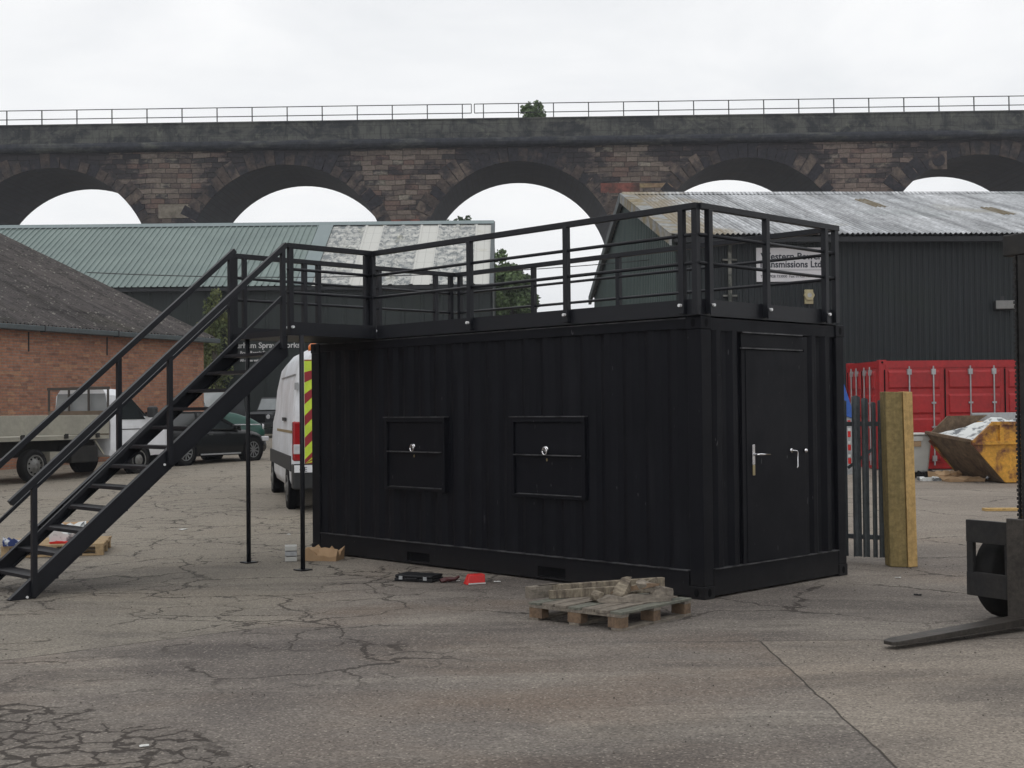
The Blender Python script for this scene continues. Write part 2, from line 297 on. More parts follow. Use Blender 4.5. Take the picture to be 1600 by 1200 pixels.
def clad_mat(name, c1, c2, rough=.5, moss=None, streak=.5):
    m, t, b = new_mat(name); uv = coords(t, 'UV')
    n1 = noise(t, uv, .35, 6, .6, .4); c = mixc(t, ramp(t, n1, .35, .65), c1, c2)
    n2 = noise(t, uv, 1, 5, .6, 0, (5, .35, 1)); c = mixc(t, 1.0, c, ramp(t, n2, .3, .7, 1 - streak * .5, 1 + streak * .5), 'MULTIPLY')
    if moss: n3 = noise(t, uv, .5, 5, .6, .5); c = mixc(t, ramp(t, n3, .55, .72, 0, .7), c, moss)
    lk(t, c, b.inputs['Base Color']); b.inputs['Roughness'].default_value = rough; b.inputs['Specular IOR Level'].default_value = .3; return m
def fibre_roof_mat(name, c1, c2, moss, laps=1.4, dots=.292, specks=None, dark=(.04, .04, .04), green=None, valley=0, u0=0, lichen=None):
    """UV: u along the eave, v up the slope, in metres"""
    m, t, b = new_mat(name); uv = coords(t, 'UV'); s = sepxyz(t, uv)
    n1 = noise(t, uv, .28, 6, .65, .6, (1, .5, 1)); c = mixc(t, ramp(t, n1, .35, .65), c1, c2)
    n2 = noise(t, uv, 2.4, 6, .7, .3, (3, .8, 1)); c = mixc(t, 1.0, c, ramp(t, n2, .3, .7, .68, 1.32), 'MULTIPLY')
    if green: n4 = noise(t, uv, .13, 3, .5); c = mixc(t, ramp(t, n4, .55, .68, 0, .5), c, green)
    n3 = noise(t, uv, .22, 4, .5, .3); c = mixc(t, ramp(t, n3, .60, .68, 0, .85), c, moss)
    fv = math_(t, 'FRACT', math_(t, 'DIVIDE', s[1], laps)); lap = ramp(t, fv, .015, .03, 1, 0)
    fu = math_(t, 'FRACT', math_(t, 'DIVIDE', s[0], dots)); dot = math_(t, 'MULTIPLY', ramp(t, math_(t, 'ABSOLUTE', math_(t, 'SUBTRACT', fu, .5)), .14, .2, 1, 0), math_(t, 'MULTIPLY', ramp(t, fv, .08, .10), ramp(t, fv, .19, .17)))  # bolt marks and lap shadows painted as dark rows of dots
    gate = ramp(t, noise(t, uv, .5, 4), .42, .56)
    c = mixc(t, math_(t, 'MULTIPLY', lap, .45), c, dark); c = mixc(t, math_(t, 'MULTIPLY', math_(t, 'MULTIPLY', dot, gate), .85), c, dark)
    if specks:
        n5 = noise(t, uv, specks[0], 4, .6); c = mixc(t, ramp(t, n5, specks[1], specks[1] + .04), c, specks[2])
        n6 = noise(t, uv, specks[0] * .55, 4, .7); c = mixc(t, ramp(t, n6, specks[1] - .03, specks[1] + .02, 0, .8), c, dark)
    if valley:  # dirt and corrugation shade painted into the valleys, heavier down some of them
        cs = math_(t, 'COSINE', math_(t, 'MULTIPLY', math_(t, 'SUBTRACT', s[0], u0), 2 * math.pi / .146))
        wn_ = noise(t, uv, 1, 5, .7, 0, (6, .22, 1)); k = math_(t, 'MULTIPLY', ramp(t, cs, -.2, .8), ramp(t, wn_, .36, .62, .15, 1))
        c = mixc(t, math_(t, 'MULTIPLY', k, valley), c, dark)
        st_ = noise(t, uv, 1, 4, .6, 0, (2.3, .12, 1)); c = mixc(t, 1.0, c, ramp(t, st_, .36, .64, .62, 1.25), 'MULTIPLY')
    if lichen:
        lx = math_(t, 'ADD', s[0], ramp(t, noise(t, uv, .8, 5, .6), .3, .7, -1.1, 1.1)); c = mixc(t, ramp(t, lx, 1.9, .6, 0, .75), c, lichen)
    lk(t, c, b.inputs['Base Color']); b.inputs['Roughness'].default_value = .85; b.inputs['Specular IOR Level'].default_value = .25; return m
M['brick'] = brick_mat(); M['stone'] = stone_mat(); M['parapet'] = parapet_mat(); M['soffit'] = soffit_mat(); M['ground'] = ground_mat()
M['vstone'] = simple('sooty_arch_stone', (.030, .029, .034), .95, 0, .15, (.085, .066, .056), .8, (.54, .70), .02, fine=(4, .35))
M['vstone_pale'] = simple('pale_arch_stone', (.125, .10, .085), .95, 0, .15, (.036, .033, .036), 1.0, (.42, .58), .02, fine=(4, .35))
M['vstone_mid'] = simple('brown_arch_stone', (.075, .060, .053), .95, 0, .15, (.034, .032, .035), .9, (.45, .60), .02, fine=(4, .35))
M['repair_pale'] = simple('pale_replaced_stone', (.22, .195, .16), .95, 0, .15, (.13, .115, .095), .8, fine=(3, .3))
M['repair_red'] = simple('red_replaced_stone', (.20, .075, .06), .95, 0, .15, (.07, .045, .04), .9, (.42, .62), fine=(3, .3))
M['repair_buff'] = simple('buff_replaced_stone', (.26, .21, .12), .95, 0, .15, (.18, .11, .08), 1.2, fine=(3, .3))
M['cornice'] = simple('dark_string_course', (.034, .036, .043), .95, 0, .15, (.085, .088, .080), .9, (.5, .68), .03, fine=(3, .35), sc=(.5, 1, 2))
M['greenroof'] = clad_mat('green_grey_sheet', (.185, .235, .220), (.150, .195, .185), .5, None, .12)
M['greenflash'] = clad_mat('green_grey_flashing', (.19, .235, .24), (.165, .21, .215), .45, None, .1)
M['darkclad'] = clad_mat('dark_green_black_cladding', (.013, .018, .019), (.018, .025, .023), .5, (.014, .022, .016), .35)
M['gableclad'] = clad_mat('green_gable_cladding', (.062, .088, .082), (.040, .058, .055), .55, (.025, .035, .03), .3)
M['shedclad'] = clad_mat('green_black_cladding', (.0115, .015, .018), (.014, .019, .020), .5, (.013, .020, .015), .5)
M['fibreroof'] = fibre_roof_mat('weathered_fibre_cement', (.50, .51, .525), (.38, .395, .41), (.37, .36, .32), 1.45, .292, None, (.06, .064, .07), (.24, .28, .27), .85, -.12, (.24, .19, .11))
def patch_roof_mat():
    m, t, b = new_mat('patchy_fibre_cement'); uv = coords(t, 'UV'); q = sepxyz(t, uv)
    cu = math_(t, 'FLOOR', math_(t, 'DIVIDE', q[0], .95)); cv = math_(t, 'FLOOR', math_(t, 'DIVIDE', q[1], 2.9))
    w = nd(t, 'ShaderNodeTexWhiteNoise', noise_dimensions='1D'); lk(t, cu, w.inputs['W'])
    w2 = nd(t, 'ShaderNodeTexWhiteNoise', noise_dimensions='1D'); lk(t, math_(t, 'ADD', math_(t, 'MULTIPLY', cu, 7.3), cv), w2.inputs['W'])
    cl = math_(t, 'FRACT', math_(t, 'DIVIDE', math_(t, 'ADD', cu, 9.5), 3)); amt = math_(t, 'ADD', ramp(t, cl, .60, .62, .50, .05), math_(t, 'MULTIPLY', w2.outputs['Value'], .3))
    n1 = noise(t, uv, 2.6, 6, .7, .4, (1.3, .8, 1)); st = ramp(t, n1, .46, .56)
    n0 = noise(t, uv, 1.0, 4, .6, 0, (.4, 2.4, 1)); rows = ramp(t, n0, .42, .6)
    f = math_(t, 'MULTIPLY', math_(t, 'MAXIMUM', st, math_(t, 'MULTIPLY', rows, .6)), ramp(t, amt, .28, .52))
    c = mixc(t, f, (.52, .52, .49), (.17, .185, .19))
    n3 = noise(t, uv, .9, 4, .6); c = mixc(t, ramp(t, n3, .60, .72, 0, .4), c, (.34, .32, .20))
    fu = math_(t, 'FRACT', math_(t, 'DIVIDE', q[0], .475)); c = mixc(t, ramp(t, fu, .03, .07, .35, 0), c, (.12, .12, .12))
    fv = math_(t, 'FRACT', math_(t, 'DIVIDE', q[1], 1.45)); c = mixc(t, ramp(t, fv, .015, .03, .4, 0), c, (.12, .12, .12))
    lk(t, c, b.inputs['Base Color']); b.inputs['Roughness'].default_value = .8; return m
M['patchroof'] = patch_roof_mat()
M['darkroof'] = fibre_roof_mat('mossy_dark_fibre_cement', (.088, .078, .074), (.064, .058, .057), (.048, .046, .035), 2.4, 9, (6, .60, (.19, .18, .16)), (.028, .025, .025), None, .35, 0)
M['mosspatch'] = simple('moss_rust_patch', (.15, .12, .075), .9, 0, .2, (.24, .22, .18), 3)
M['verge'] = simple('lichen_stained_verge', (.21, .17, .10), .85, 0, .2, (.25, .26, .26), 1.0, (.40, .55), fine=(5, .3))
M['wallgreen'] = M['darkclad']

# ------------------------------------------------------------------ mesh helpers
class MB:
    def __init__(s): s.bm = bmesh.new()
    def box(s, x0, x1, y0, y1, z0, z1, M4=None, mi=0):
        vs_ = [s.bm.verts.new(Vector(p) if M4 is None else M4 @ Vector(p)) for p in ((x0, y0, z0), (x1, y0, z0), (x1, y1, z0), (x0, y1, z0), (x0, y0, z1), (x1, y0, z1), (x1, y1, z1), (x0, y1, z1))]
        for f in ((0, 3, 2, 1), (4, 5, 6, 7), (0, 1, 5, 4), (1, 2, 6, 5), (2, 3, 7, 6), (3, 0, 4, 7)):
            fc = s.bm.faces.new([vs_[i] for i in f]); fc.material_index = mi
        return s
    def hexa(s, pts, mi=0):
        vs_ = [s.bm.verts.new(p) for p in pts]
        for f in ((0, 3, 2, 1), (4, 5, 6, 7), (0, 1, 5, 4), (1, 2, 6, 5), (2, 3, 7, 6), (3, 0, 4, 7)):
            fc = s.bm.faces.new([vs_[i] for i in f]); fc.material_index = mi
        return s
    def bar(s, p, q, w, h, up=(0, 0, 1)):
        """rectangular bar: w across, h along up"""
        p, q = Vector(p), Vector(q); d = (q - p).normalized(); up = Vector(up)
        if abs(d.dot(up)) > .99: up = Vector((1, 0, 0))
        a = d.cross(up).normalized() * w / 2; b_ = a.cross(d).normalized() * h / 2
        pts = [p - a - b_, p + a - b_, q + a - b_, q - a - b_, p - a + b_, p + a + b_, q + a + b_, q - a + b_]
        return s.hexa(pts)
    def tube(s, pts, r, n=10, caps=True):
        pts = [Vector(p) for p in pts]; rings = []
        for i, p in enumerate(pts):
            d = (pts[min(i + 1, len(pts) - 1)] - pts[max(i - 1, 0)]).normalized()
            u = d.orthogonal().normalized() if i == 0 else (u - d * u.dot(d)).normalized()
            w = d.cross(u); rr = r[i] if isinstance(r, (list, tuple)) else r
            rings.append([s.bm.verts.new(p + (u * math.cos(2 * math.pi * k / n) + w * math.sin(2 * math.pi * k / n)) * rr) for k in range(n)])
        for a, b_ in zip(rings, rings[1:]):
            for k in range(n): s.bm.faces.new((a[k], a[(k + 1) % n], b_[(k + 1) % n], b_[k]))
        if caps:
            s.bm.faces.new(rings[0][::-1]); s.bm.faces.new(rings[-1])
        return s
    def lathe(s, prof, n=24, M4=None, mi=0):
        """prof: (axial, radius) along local y"""
        rings = []
        for a, r in prof:
            ring = []
            for k in range(n):
                p = Vector((r * math.cos(2 * math.pi * k / n), a, r * math.sin(2 * math.pi * k / n)))
                ring.append(s.bm.verts.new(p if M4 is None else M4 @ p))
            rings.append(ring)
        for a, b_ in zip(rings, rings[1:]):
            for k in range(n):
                f = s.bm.faces.new((a[k], b_[k], b_[(k + 1) % n], a[(k + 1) % n])); f.material_index = mi
        for rg in (rings[0], rings[-1][::-1]):
            f = s.bm.faces.new(rg); f.material_index = mi
        return s
    def face(s, pts, mi=0):
        f = s.bm.faces.new([s.bm.verts.new(p) for p in pts]); f.material_index = mi; return f
    def prism(s, poly, axis, a, b_):
        """poly: 2D points, extruded from a to b along axis 'x','y' or 'z'"""
        def P(u, v, w): return {'x': (w, u, v), 'y': (u, w, v), 'z': (u, v, w)}[axis]
        A_ = [s.bm.verts.new(P(u, v, a)) for u, v in poly]; B_ = [s.bm.verts.new(P(u, v, b_)) for u, v in poly]
        s.bm.faces.new(A_[::-1]); s.bm.faces.new(B_); n = len(poly)
        for i in range(n): s.bm.faces.new((A_[i], A_[(i + 1) % n], B_[(i + 1) % n], B_[i]))
        return s
    def corr(s, o, u, v, Lu, Lv, pitch, depth, kind='sine', nv=1, mi=0, jitter=0, uv=True):
        """corrugated sheet from corner o along unit u (across ribs) and unit v (along ribs)"""
        o, u, v = Vector(o), Vector(u).normalized(), Vector(v).normalized(); n = u.cross(v).normalized()
        xs = []; k = int(math.ceil(Lu / pitch))
        if kind == 'sine': pr_ = [(i / 8, .5 - .5 * math.cos(2 * math.pi * i / 8)) for i in range(8)]
        elif kind == 'trap': pr_ = [(0, 0), (.28, 0), (.40, 1), (.70, 1), (.82, 0)]
        elif kind == 'rib': pr_ = [(0, 0), (.70, 0), (.76, 1), (.88, 1), (.94, 0)]
        else: pr_ = [(0, 0), (.22, 0), (.5, 1), (.72, 1)]
        if kind == 'cont': pr_ = [(0, 0), (.26, 0), (.50, 1), (.76, 1)]
        for i in range(k + 1):
            for a, h in pr_:
                x = (i + a) * pitch
                if x <= Lu + 1e-6: xs.append((x, h * depth))
        if xs[-1][0] < Lu - 1e-4: xs.append((Lu, xs[-1][1]))
        prev = None
        for x, h in xs:
            col = [s.bm.verts.new(o + u * x + v * (Lv * j / nv) + n * (h + (random.uniform(-jitter, jitter) if jitter else 0))) for j in range(nv + 1)]
            if prev:
                for j in range(nv):
                    f = s.bm.faces.new((prev[j], col[j], col[j + 1], prev[j + 1])); f.material_index = mi
            prev = col
        return s
    def build(s, name, mats, parent=None, smooth=False, bevel=0, recalc=True, uv_up=None):
        bm = s.bm
        if recalc: bmesh.ops.recalc_face_normals(bm, faces=bm.faces[:])
        bm.normal_update()
        lay = bm.loops.layers.uv.new('UVMap')
        for f in bm.faces:
            n = f.normal
            if abs(n.z) > .92: tu, tv = Vector((1, 0, 0)), Vector((0, 1, 0))
            else:
                tu = Vector((0, 0, 1)).cross(n).normalized(); tv = n.cross(tu)
            if uv_up is not None: tu, tv = uv_up
            for l_ in f.loops: l_[lay].uv = (l_.vert.co.dot(tu), l_.vert.co.dot(tv))
        me = bpy.data.meshes.new(name); bm.to_mesh(me); bm.free()
        for m_ in (mats if isinstance(mats, (list, tuple)) else [mats]): me.materials.append(m_)
        if smooth:
            for p in me.polygons: p.use_smooth = True
        o = bpy.data.objects.new(name, me); C.objects.link(o)
        if parent: o.parent = parent
        if bevel:
            b_ = o.modifiers.new('bevel', 'BEVEL'); b_.width = bevel; b_.segments = 2; b_.limit_method = 'ANGLE'; b_.angle_limit = R(40)
        if smooth == 'auto':
            w = o.modifiers.new('norm', 'WEIGHTED_NORMAL') if False else None
        return o
def thing(name, label, cat, loc=(0, 0, 0), rz=0, group=None):
    o = bpy.data.objects.new(name, None); C.objects.link(o); o.empty_display_size = .2
    o.location = loc; o.rotation_euler = (0, 0, rz); o['label'] = label; o['category'] = cat
    if group: o['group'] = group
    return o
def tag(o, label, cat, group=None, kind=None, loc=None, rz=None):
    if label: o['label'] = label; o['category'] = cat
    if group: o['group'] = group
    if kind: o['kind'] = kind
    if loc is not None: o.location = loc
    if rz is not None: o.rotation_euler[2] = rz
    return o
def text(name, body, size, mat, parent, loc, rot, extrude=.004, align='LEFT', sx=1.0, bold=0.0):
    cu = bpy.data.curves.new(name, 'FONT'); cu.body = body; cu.size = size; cu.extrude = extrude; cu.align_x = align; cu.offset = bold; cu.resolution_u = 3
    tmp = bpy.data.objects.new('tmp', cu); C.objects.link(tmp)
    dg = bpy.context.evaluated_depsgraph_get(); me = bpy.data.meshes.new_from_object(tmp.evaluated_get(dg)); me.name = name
    bpy.data.objects.remove(tmp); me.materials.clear(); me.materials.append(mat)
    o = bpy.data.objects.new(name, me); C.objects.link(o); o.parent = parent; o.location = loc; o.rotation_euler = rot; o.scale = (sx, 1, 1)
    return o
def gz(x, y): return .017 * max(0.0, min(y, 62) - 17)

# ------------------------------------------------------------------ ground
bm = bmesh.new()
xs = [-300, -150, -60, -35] + [x for x in range(-24, 25, 2)] + [35, 60, 150, 300]
ys = [-60, -10, 0] + [2 + i for i in range(0, 62, 1)] + [70, 85, 120, 200, 350, 500]
grid = [[bm.verts.new((x, y, gz(x, y) + (random.uniform(-.006, .006) if 3 < y < 40 else 0))) for x in xs] for y in ys]
for j in range(len(ys) - 1):
    for i in range(len(xs) - 1): bm.faces.new((grid[j][i], grid[j][i + 1], grid[j + 1][i + 1], grid[j + 1][i]))
me = bpy.data.meshes.new('ground'); bm.to_mesh(me); bm.free(); me.materials.append(M['ground'])
for p in me.polygons: p.use_smooth = True
g = bpy.data.objects.new('ground', me); C.objects.link(g); g['kind'] = 'structure'

# ------------------------------------------------------------------ black container (x along its length away from the near corner, y out of the long face)
AX, AY, AL = 1.72839466, 11.8245431, 0.773962262
CR = R(90) + AL
def cworld(t, s, z=0): return Vector((AX - math.sin(AL) * t - math.cos(AL) * s, AY + math.cos(AL) * t - math.sin(AL) * s, z))
CL, CW, CH = 6.058, 2.438, 2.591
cont = thing('shipping_container', 'black shipping container with two hatches and a door, standing under the railed platform', 'shipping container', (AX, AY, 0), CR)
mb = MB(); mb.corr((.16, -.046, .25), (1, 0, 0), (0, 0, 1), CL - .32, CH - .25 - .1, .278, .028, 'cont'); 
for v in mb.bm.verts: v.co.y = -.054 + abs(v.co.y + .046)
mb.build('side_wall', M['black'], cont)
mb = MB(); mb.corr((.16, -CW + .046, .25), (1, 0, 0), (0, 0, 1), CL - .32, CH - .35, .278, .036, 'cont')
for v in mb.bm.verts: v.co.y = -CW + .046 - abs(v.co.y + CW - .046)
mb.build('side_wall', M['black'], cont)
# near end wall around the door
mb = MB()
for y0, y1 in ((-.162, -.68), (-1.76, -CW + .162)):
    mb.corr((.046, y1, .25), (0, 1, 0), (0, 0, 1), y0 - y1, CH - .37, .25, .036, 'cont')
for v in mb.bm.verts: v.co.x = .046 - abs(v.co.x - .046)
mb.build('end_wall', M['black'], cont)
mb = MB(); mb.corr((CL - .046, -CW + .16, .25), (0, 1, 0), (0, 0, 1), CW - .32, CH - .37, .25, .036, 'cont'); mb.build('end_wall', M['black'], cont)
MB().box(.05, CL - .05, -CW + .05, -.05, CH - .05, CH - .03).build('roof', M['black'], cont)
MB().box(.05, CL - .05, -CW + .05, -.05, .12, .17).build('floor', M['black'], cont)
for (x, y) in ((0, 0), (0, 1), (1, 0), (1, 1)):
    x0, x1 = (.006, .165) if x == 0 else (CL - .165, CL - .006); y0, y1 = (-.155, -.006) if y == 0 else (-CW + .006, -CW + .155)
    MB().box(x0, x1, y0, y1, .118, CH - .118).build('corner_post', M['black'], cont, bevel=.008)
    for z in (0, 1):
        z0, z1 = (0, .118) if z == 0 else (CH - .118, CH)
        cx0, cx1 = (0, .178) if x == 0 else (CL - .178, CL); cy0, cy1 = (-.162, 0) if y == 0 else (-CW, -CW + .162)
        cc = MB().box(cx0, cx1, cy0, cy1, z0, z1).build('corner_casting', M['black'], cont, bevel=.006)
        zc = (z0 + z1) / 2; Z15 = Matrix.Scale(1.5, 4, (0, 0, 1))
        yy = (-.02, .0012) if y == 0 else (-CW - .0012, -CW + .02)
        MB().lathe([(yy[0], .026), (yy[1], .026)], 16, Matrix.Translation(((cx0 + cx1) / 2, 0, zc)) @ Z15).build('casting_hole', M['dark'], cc)
        if x == 0: MB().lathe([(0, .026), (.02, .026)], 16, Matrix.Translation((-.0012, (cy0 + cy1) / 2, zc)) @ Matrix.Rotation(R(-90), 4, 'Z') @ Z15).build('casting_hole', M['dark'], cc)
# rails
for side in (0, 1):
    yy = (-.065, -.008) if side == 0 else (-CW + .008, -CW + .065)
    mb = MB(); pk = [(1.74, 2.13), (3.83, 4.22)]
    mb.box(.178, 1.74, *yy, .022, .25); mb.box(2.13, 3.83, *yy, .022, .25); mb.box(4.22, CL - .178, *yy, .022, .25)
    for a, b_ in pk: mb.box(a, b_, *yy, .145, .25); mb.box(a, b_, *yy, .022, .042)
    mb.build('bottom_rail', M['black'], cont)
    for a, b_ in pk: MB().box(a + .004, b_ - .004, *((-.064, -.045) if side == 0 else (-CW + .045, -CW + .064)), .044, .143).build('forklift_pocket', M['dark'], cont)
    MB().box(.178, CL - .178, *((-.07, -.012) if side == 0 else (-CW + .012, -CW + .07)), CH - .105, CH - .018).build('top_rail', M['black'], cont)
for x0, x1 in ((.01, .07), (CL - .07, CL - .01)):
    MB().box(x0, x1, -CW + .162, -.162, .022, .262).build('bottom_rail', M['black'], cont)
    MB().box(x0 + .004, x1 - .004, -CW + .162, -.162, CH - .125, CH - .012).build('top_rail', M['black'], cont)
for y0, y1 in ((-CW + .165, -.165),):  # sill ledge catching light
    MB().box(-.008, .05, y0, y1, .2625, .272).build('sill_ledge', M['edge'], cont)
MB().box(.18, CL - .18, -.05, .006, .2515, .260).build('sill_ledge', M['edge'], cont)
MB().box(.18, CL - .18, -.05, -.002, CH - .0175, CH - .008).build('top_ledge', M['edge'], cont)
# door in the near end
dr = MB().box(.012, .052, -1.70, -.70, .275, 2.30).build('door', M['door_dark'], cont, bevel=.004)
for y0, y1, z0, z1 in ((-1.76, -1.703, .27, 2.45), (-.697, -.64, .27, 2.45), (-1.703, -.697, 2.325, 2.45)):
    MB().box(.018, .07, y0, y1, z0, z1).build('door_frame', M['black'], cont)
MB().box(-.012, .02, -1.64, -.62, 2.455, 2.468).build('drip_strip', M['edge'], cont)
MB().box(-.012, .02, -1.64, -.62, 2.306, 2.319).build('drip_strip', M['edge'], cont)
h = MB().box(.002, .0115, -.825, -.785, 1.20, 1.395).build('handle_plate', M['chrome'], dr, bevel=.006)
MB().box(.003, .0112, -.824, -.786, 1.10, 1.199).build('handle_plate', M['brass'], dr, bevel=.004)
MB().tube([(.0, -.805, 1.30), (-.05, -.805, 1.30), (-.055, -.83, 1.302), (-.055, -.985, 1.295)], .011, 8).build('door_handle', M['chrome'], dr, smooth=True)
MB().tube([(.012, -1.44, 1.32), (-.02, -1.44, 1.32), (-.02, -1.50, 1.315), (-.02, -1.51, 1.30), (-.02, -1.51, 1.16), (-.02, -1.495, 1.145)], .007, 8).lathe([(0, .022), (.012, .022)], 12, Matrix.Translation((.012, -1.44, 1.32)) @ Matrix.Rotation(R(90), 4, 'Z')).build('cabin_hook', M['chrome'], dr, smooth=True)
MB().lathe([(0, .02), (.02, .026), (.035, .012)], 12, Matrix.Translation((.010, -1.675, 1.312)) @ Matrix.Rotation(R(90), 4, 'Z')).build('hook_eye', M['chrome'], dr, smooth=True)
# hatches
for t0, t1 in ((1.44, 2.50), (3.54, 4.60)):
    fr = MB()
    for b_ in ((t0, t0 + .05, .845, 1.67), (t1 - .05, t1, .845, 1.67), (t0 + .05, t1 - .05, 1.62, 1.67), (t0 + .05, t1 - .05, .845, .875)):
        fr.box(b_[0], b_[1], -.05, .014, b_[2], b_[3])
    hf = fr.build('hatch', M['black'], cont, bevel=.003)
    MB().box(t0 + .055, t1 - .055, -.045, -.012, 1.29, 1.615).build('upper_flap', M['black'], hf, bevel=.003)
    MB().box(t0 + .055, t1 - .055, -.045, -.018, .885, 1.275).build('lower_flap', M['black'], hf, bevel=.003)
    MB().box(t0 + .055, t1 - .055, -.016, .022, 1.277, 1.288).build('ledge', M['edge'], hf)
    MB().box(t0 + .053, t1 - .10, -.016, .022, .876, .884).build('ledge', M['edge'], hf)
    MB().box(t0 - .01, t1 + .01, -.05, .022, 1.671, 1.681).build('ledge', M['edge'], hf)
    tm = (t0 + t1) / 2 + .02
    MB().lathe([(0, .035), (.012, .036), (.022, .028)], 20, Matrix.Translation((tm, -.012, 1.345)) @ Matrix.Scale(.9, 4, (0, 0, 1))).build('latch_plate', M['chrome'], hf, smooth=True)
    MB().tube([(tm + .030 * math.cos(a), .020, 1.325 + .038 * math.sin(a)) for a in [math.pi * 2 * k / 16 for k in range(17)]], .008, 8).build('pull_ring', M['chrome'], hf, smooth=True)
    MB().lathe([(0, .010), (.006, .010)], 10, Matrix.Translation((tm, -.018, 1.235)) @ Matrix.Scale(1.6, 4, (0, 0, 1))).build('keyhole_cover', M['brass'], hf)

# ------------------------------------------------------------------ roof platform with guard rails and landing
plat = thing('roof_platform', 'black steel platform with guard rails and a propped side landing, on top of the container', 'platform', (AX, AY, 0), CR)
ZT, ZM1, ZM2 = 3.62, 3.335, 3.075
def kick(p, q, name='kick_beam'):
    p, q = Vector((*p, 2.672)), Vector((*q, 2.672)); return MB().bar(p, q, .05, .15).build(name, M['rail'], plat)
loop = [(.035, .02), (4.72, .02), (4.72, 1.20), (5.90, 1.20), (5.90, -2.30), (.035, -2.30)]
mb = MB().box(.08, 5.87, -2.27, -.03, 2.60, 2.63); mb.box(4.76, 5.87, -.03, 1.16, 2.60, 2.63); mb.build('deck', M['tread'], plat)
for a, b_ in (((.035, -.005), (4.70, -.005)), ((4.745, .02), (4.745, 1.22)), ((5.90, 1.22), (5.90, -2.33)), ((5.88, -2.31), (.05, -2.31)), ((.045, -2.28), (.045, -.03))): kick(a, b_)
MB().box(4.77, 5.875, 1.195, 1.225, 2.597, 2.66).build('kick_beam', M['rail'], plat)
def rails(p, q, zs=(ZT, ZM1, ZM2), ext=0):
    p, q = Vector((*p, 0)), Vector((*q, 0))
    for i, z in enumerate(zs):
        zz = Vector((0, 0, z - (.025 if i == 0 else 0)))
        if i == 0: MB().bar(p + zz, q + zz, .057, .057).build('top_rail', M['rail'], plat, bevel=.004)
        else: MB().tube([p + zz, q + zz], .017, 8).build('mid_rail', M['rail'], plat, smooth=True)
rails((.0, .035), (4.80, .035)); rails((.0, .01), (.0, -2.33)); rails((.03, -2.33), (5.93, -2.33)); rails((5.95, -2.31), (5.95, 1.22)); rails((4.75, .06), (4.75, 1.24))
def post(x, y, w=.057, d=.057, z0=2.615, z1=None, bolt=None, nm='guard_post'):
    o = MB().box(x - w / 2, x + w / 2, y - d / 2, y + d / 2, z0, z1 or ZT - .05).build(nm, M['rail'], plat, bevel=.003)
    if bolt:
        bx, by = bolt
        mbb = MB()
        MB().lathe([(-.062, .015), (.062, .015)], 8, Matrix.Translation((x + bx * 0, y, 2.69)) @ (Matrix.Rotation(R(90), 4, 'Z') if bx else Matrix.Identity(4))).build('bolt', M['bolt'], o)
    return o
for x in (.17, 1.63, 3.06): post(x, .045, bolt=(0, 1))
post(4.76, .045, .09, .05, bolt=(0, 1)); post(4.80, .105, .05, .05)
post(.03, .02, .06, .06, z0=2.60); 
for y in (-.12, -1.03, -2.07): post(-.01, y, bolt=(1, 0))
post(0, -2.28, .05, .07)
for x in (1.67, 3.01, 4.45, 5.86): post(x, -2.34, bolt=(0, 1))
for y in (.16, -.05, -1.01, -1.98, -2.25): post(5.955, y, bolt=(1, 0))
post(5.955, 1.17, .05, .09); post(5.955, 1.02, .05, .05)
post(4.75, 1.20, .05, .06, bolt=(1, 0)); post(4.75, 1.30, .05, .05, z0=2.45)
for x in (4.66, 5.74):
    lg = MB().tube([(x, 1.12, .012), (x, 1.12, 2.60)], .026, 12).build('prop', M['rail'], plat, smooth=True)
    MB().box(x - .075, x + .075, 1.045, 1.195, 0.001, .012).build('base_plate', M['rail'], lg)
# brackets fixing the posts to the beam
for x, y in ((-.012, -.12), (-.012, -1.03), (-.012, -2.07)): MB().box(x - .040, x - .0262, y - .035, y + .035, 2.60, 2.70).build('post_bracket', M['rail'], plat)

# ------------------------------------------------------------------ staircase
st = thing('staircase', 'black steel staircase with open treads and handrails running down to the yard', 'staircase', (AX, AY, 0), CR)
SL = .83
def ztop(s): return 1.60 - SL * (s - 2.43)
for x, sg in ((4.78, 1), (5.80, -1)):
    poly = [(1.22, ztop(1.22)), (1.22, ztop(1.22) - .24), (4.105, 0.003), (4.355, 0.003)]
    mb = MB().prism([(a, b_) for a, b_ in poly], 'x', x, x + sg * .008)
    for o_ in (0, -.222):
        mb.hexa([(x, 1.22, ztop(1.22) + o_ - .01), (x + sg * .06, 1.22, ztop(1.22) + o_ - .01), (x + sg * .06, 4.355 + (o_ * .95 if o_ else 0), .0 + .004), (x, 4.355 + (o_ * .95 if o_ else 0), .0 + .004),
                 (x, 1.22, ztop(1.22) + o_), (x + sg * .06, 1.22, ztop(1.22) + o_), (x + sg * .06, 4.355 + (o_ * .95 if o_ else 0), .014), (x, 4.355 + (o_ * .95 if o_ else 0), .014)])
    mb.build('stringer', M['rail'], st)
for k in range(1, 13):
    z = 2.615 - k * .2012; se = 2.43 + (1.60 - z) / SL
    tr = MB().box(4.792, 5.79, se - .245, se - .02, z - .035, z).build('tread', M['tread'], st)
    MB().box(4.80, 5.785, se - .020, se - .012, z - .032, z - .001).build('nosing', M['rail'], tr)
def zh(s): return 3.605 - .864 * (s - 1.25)
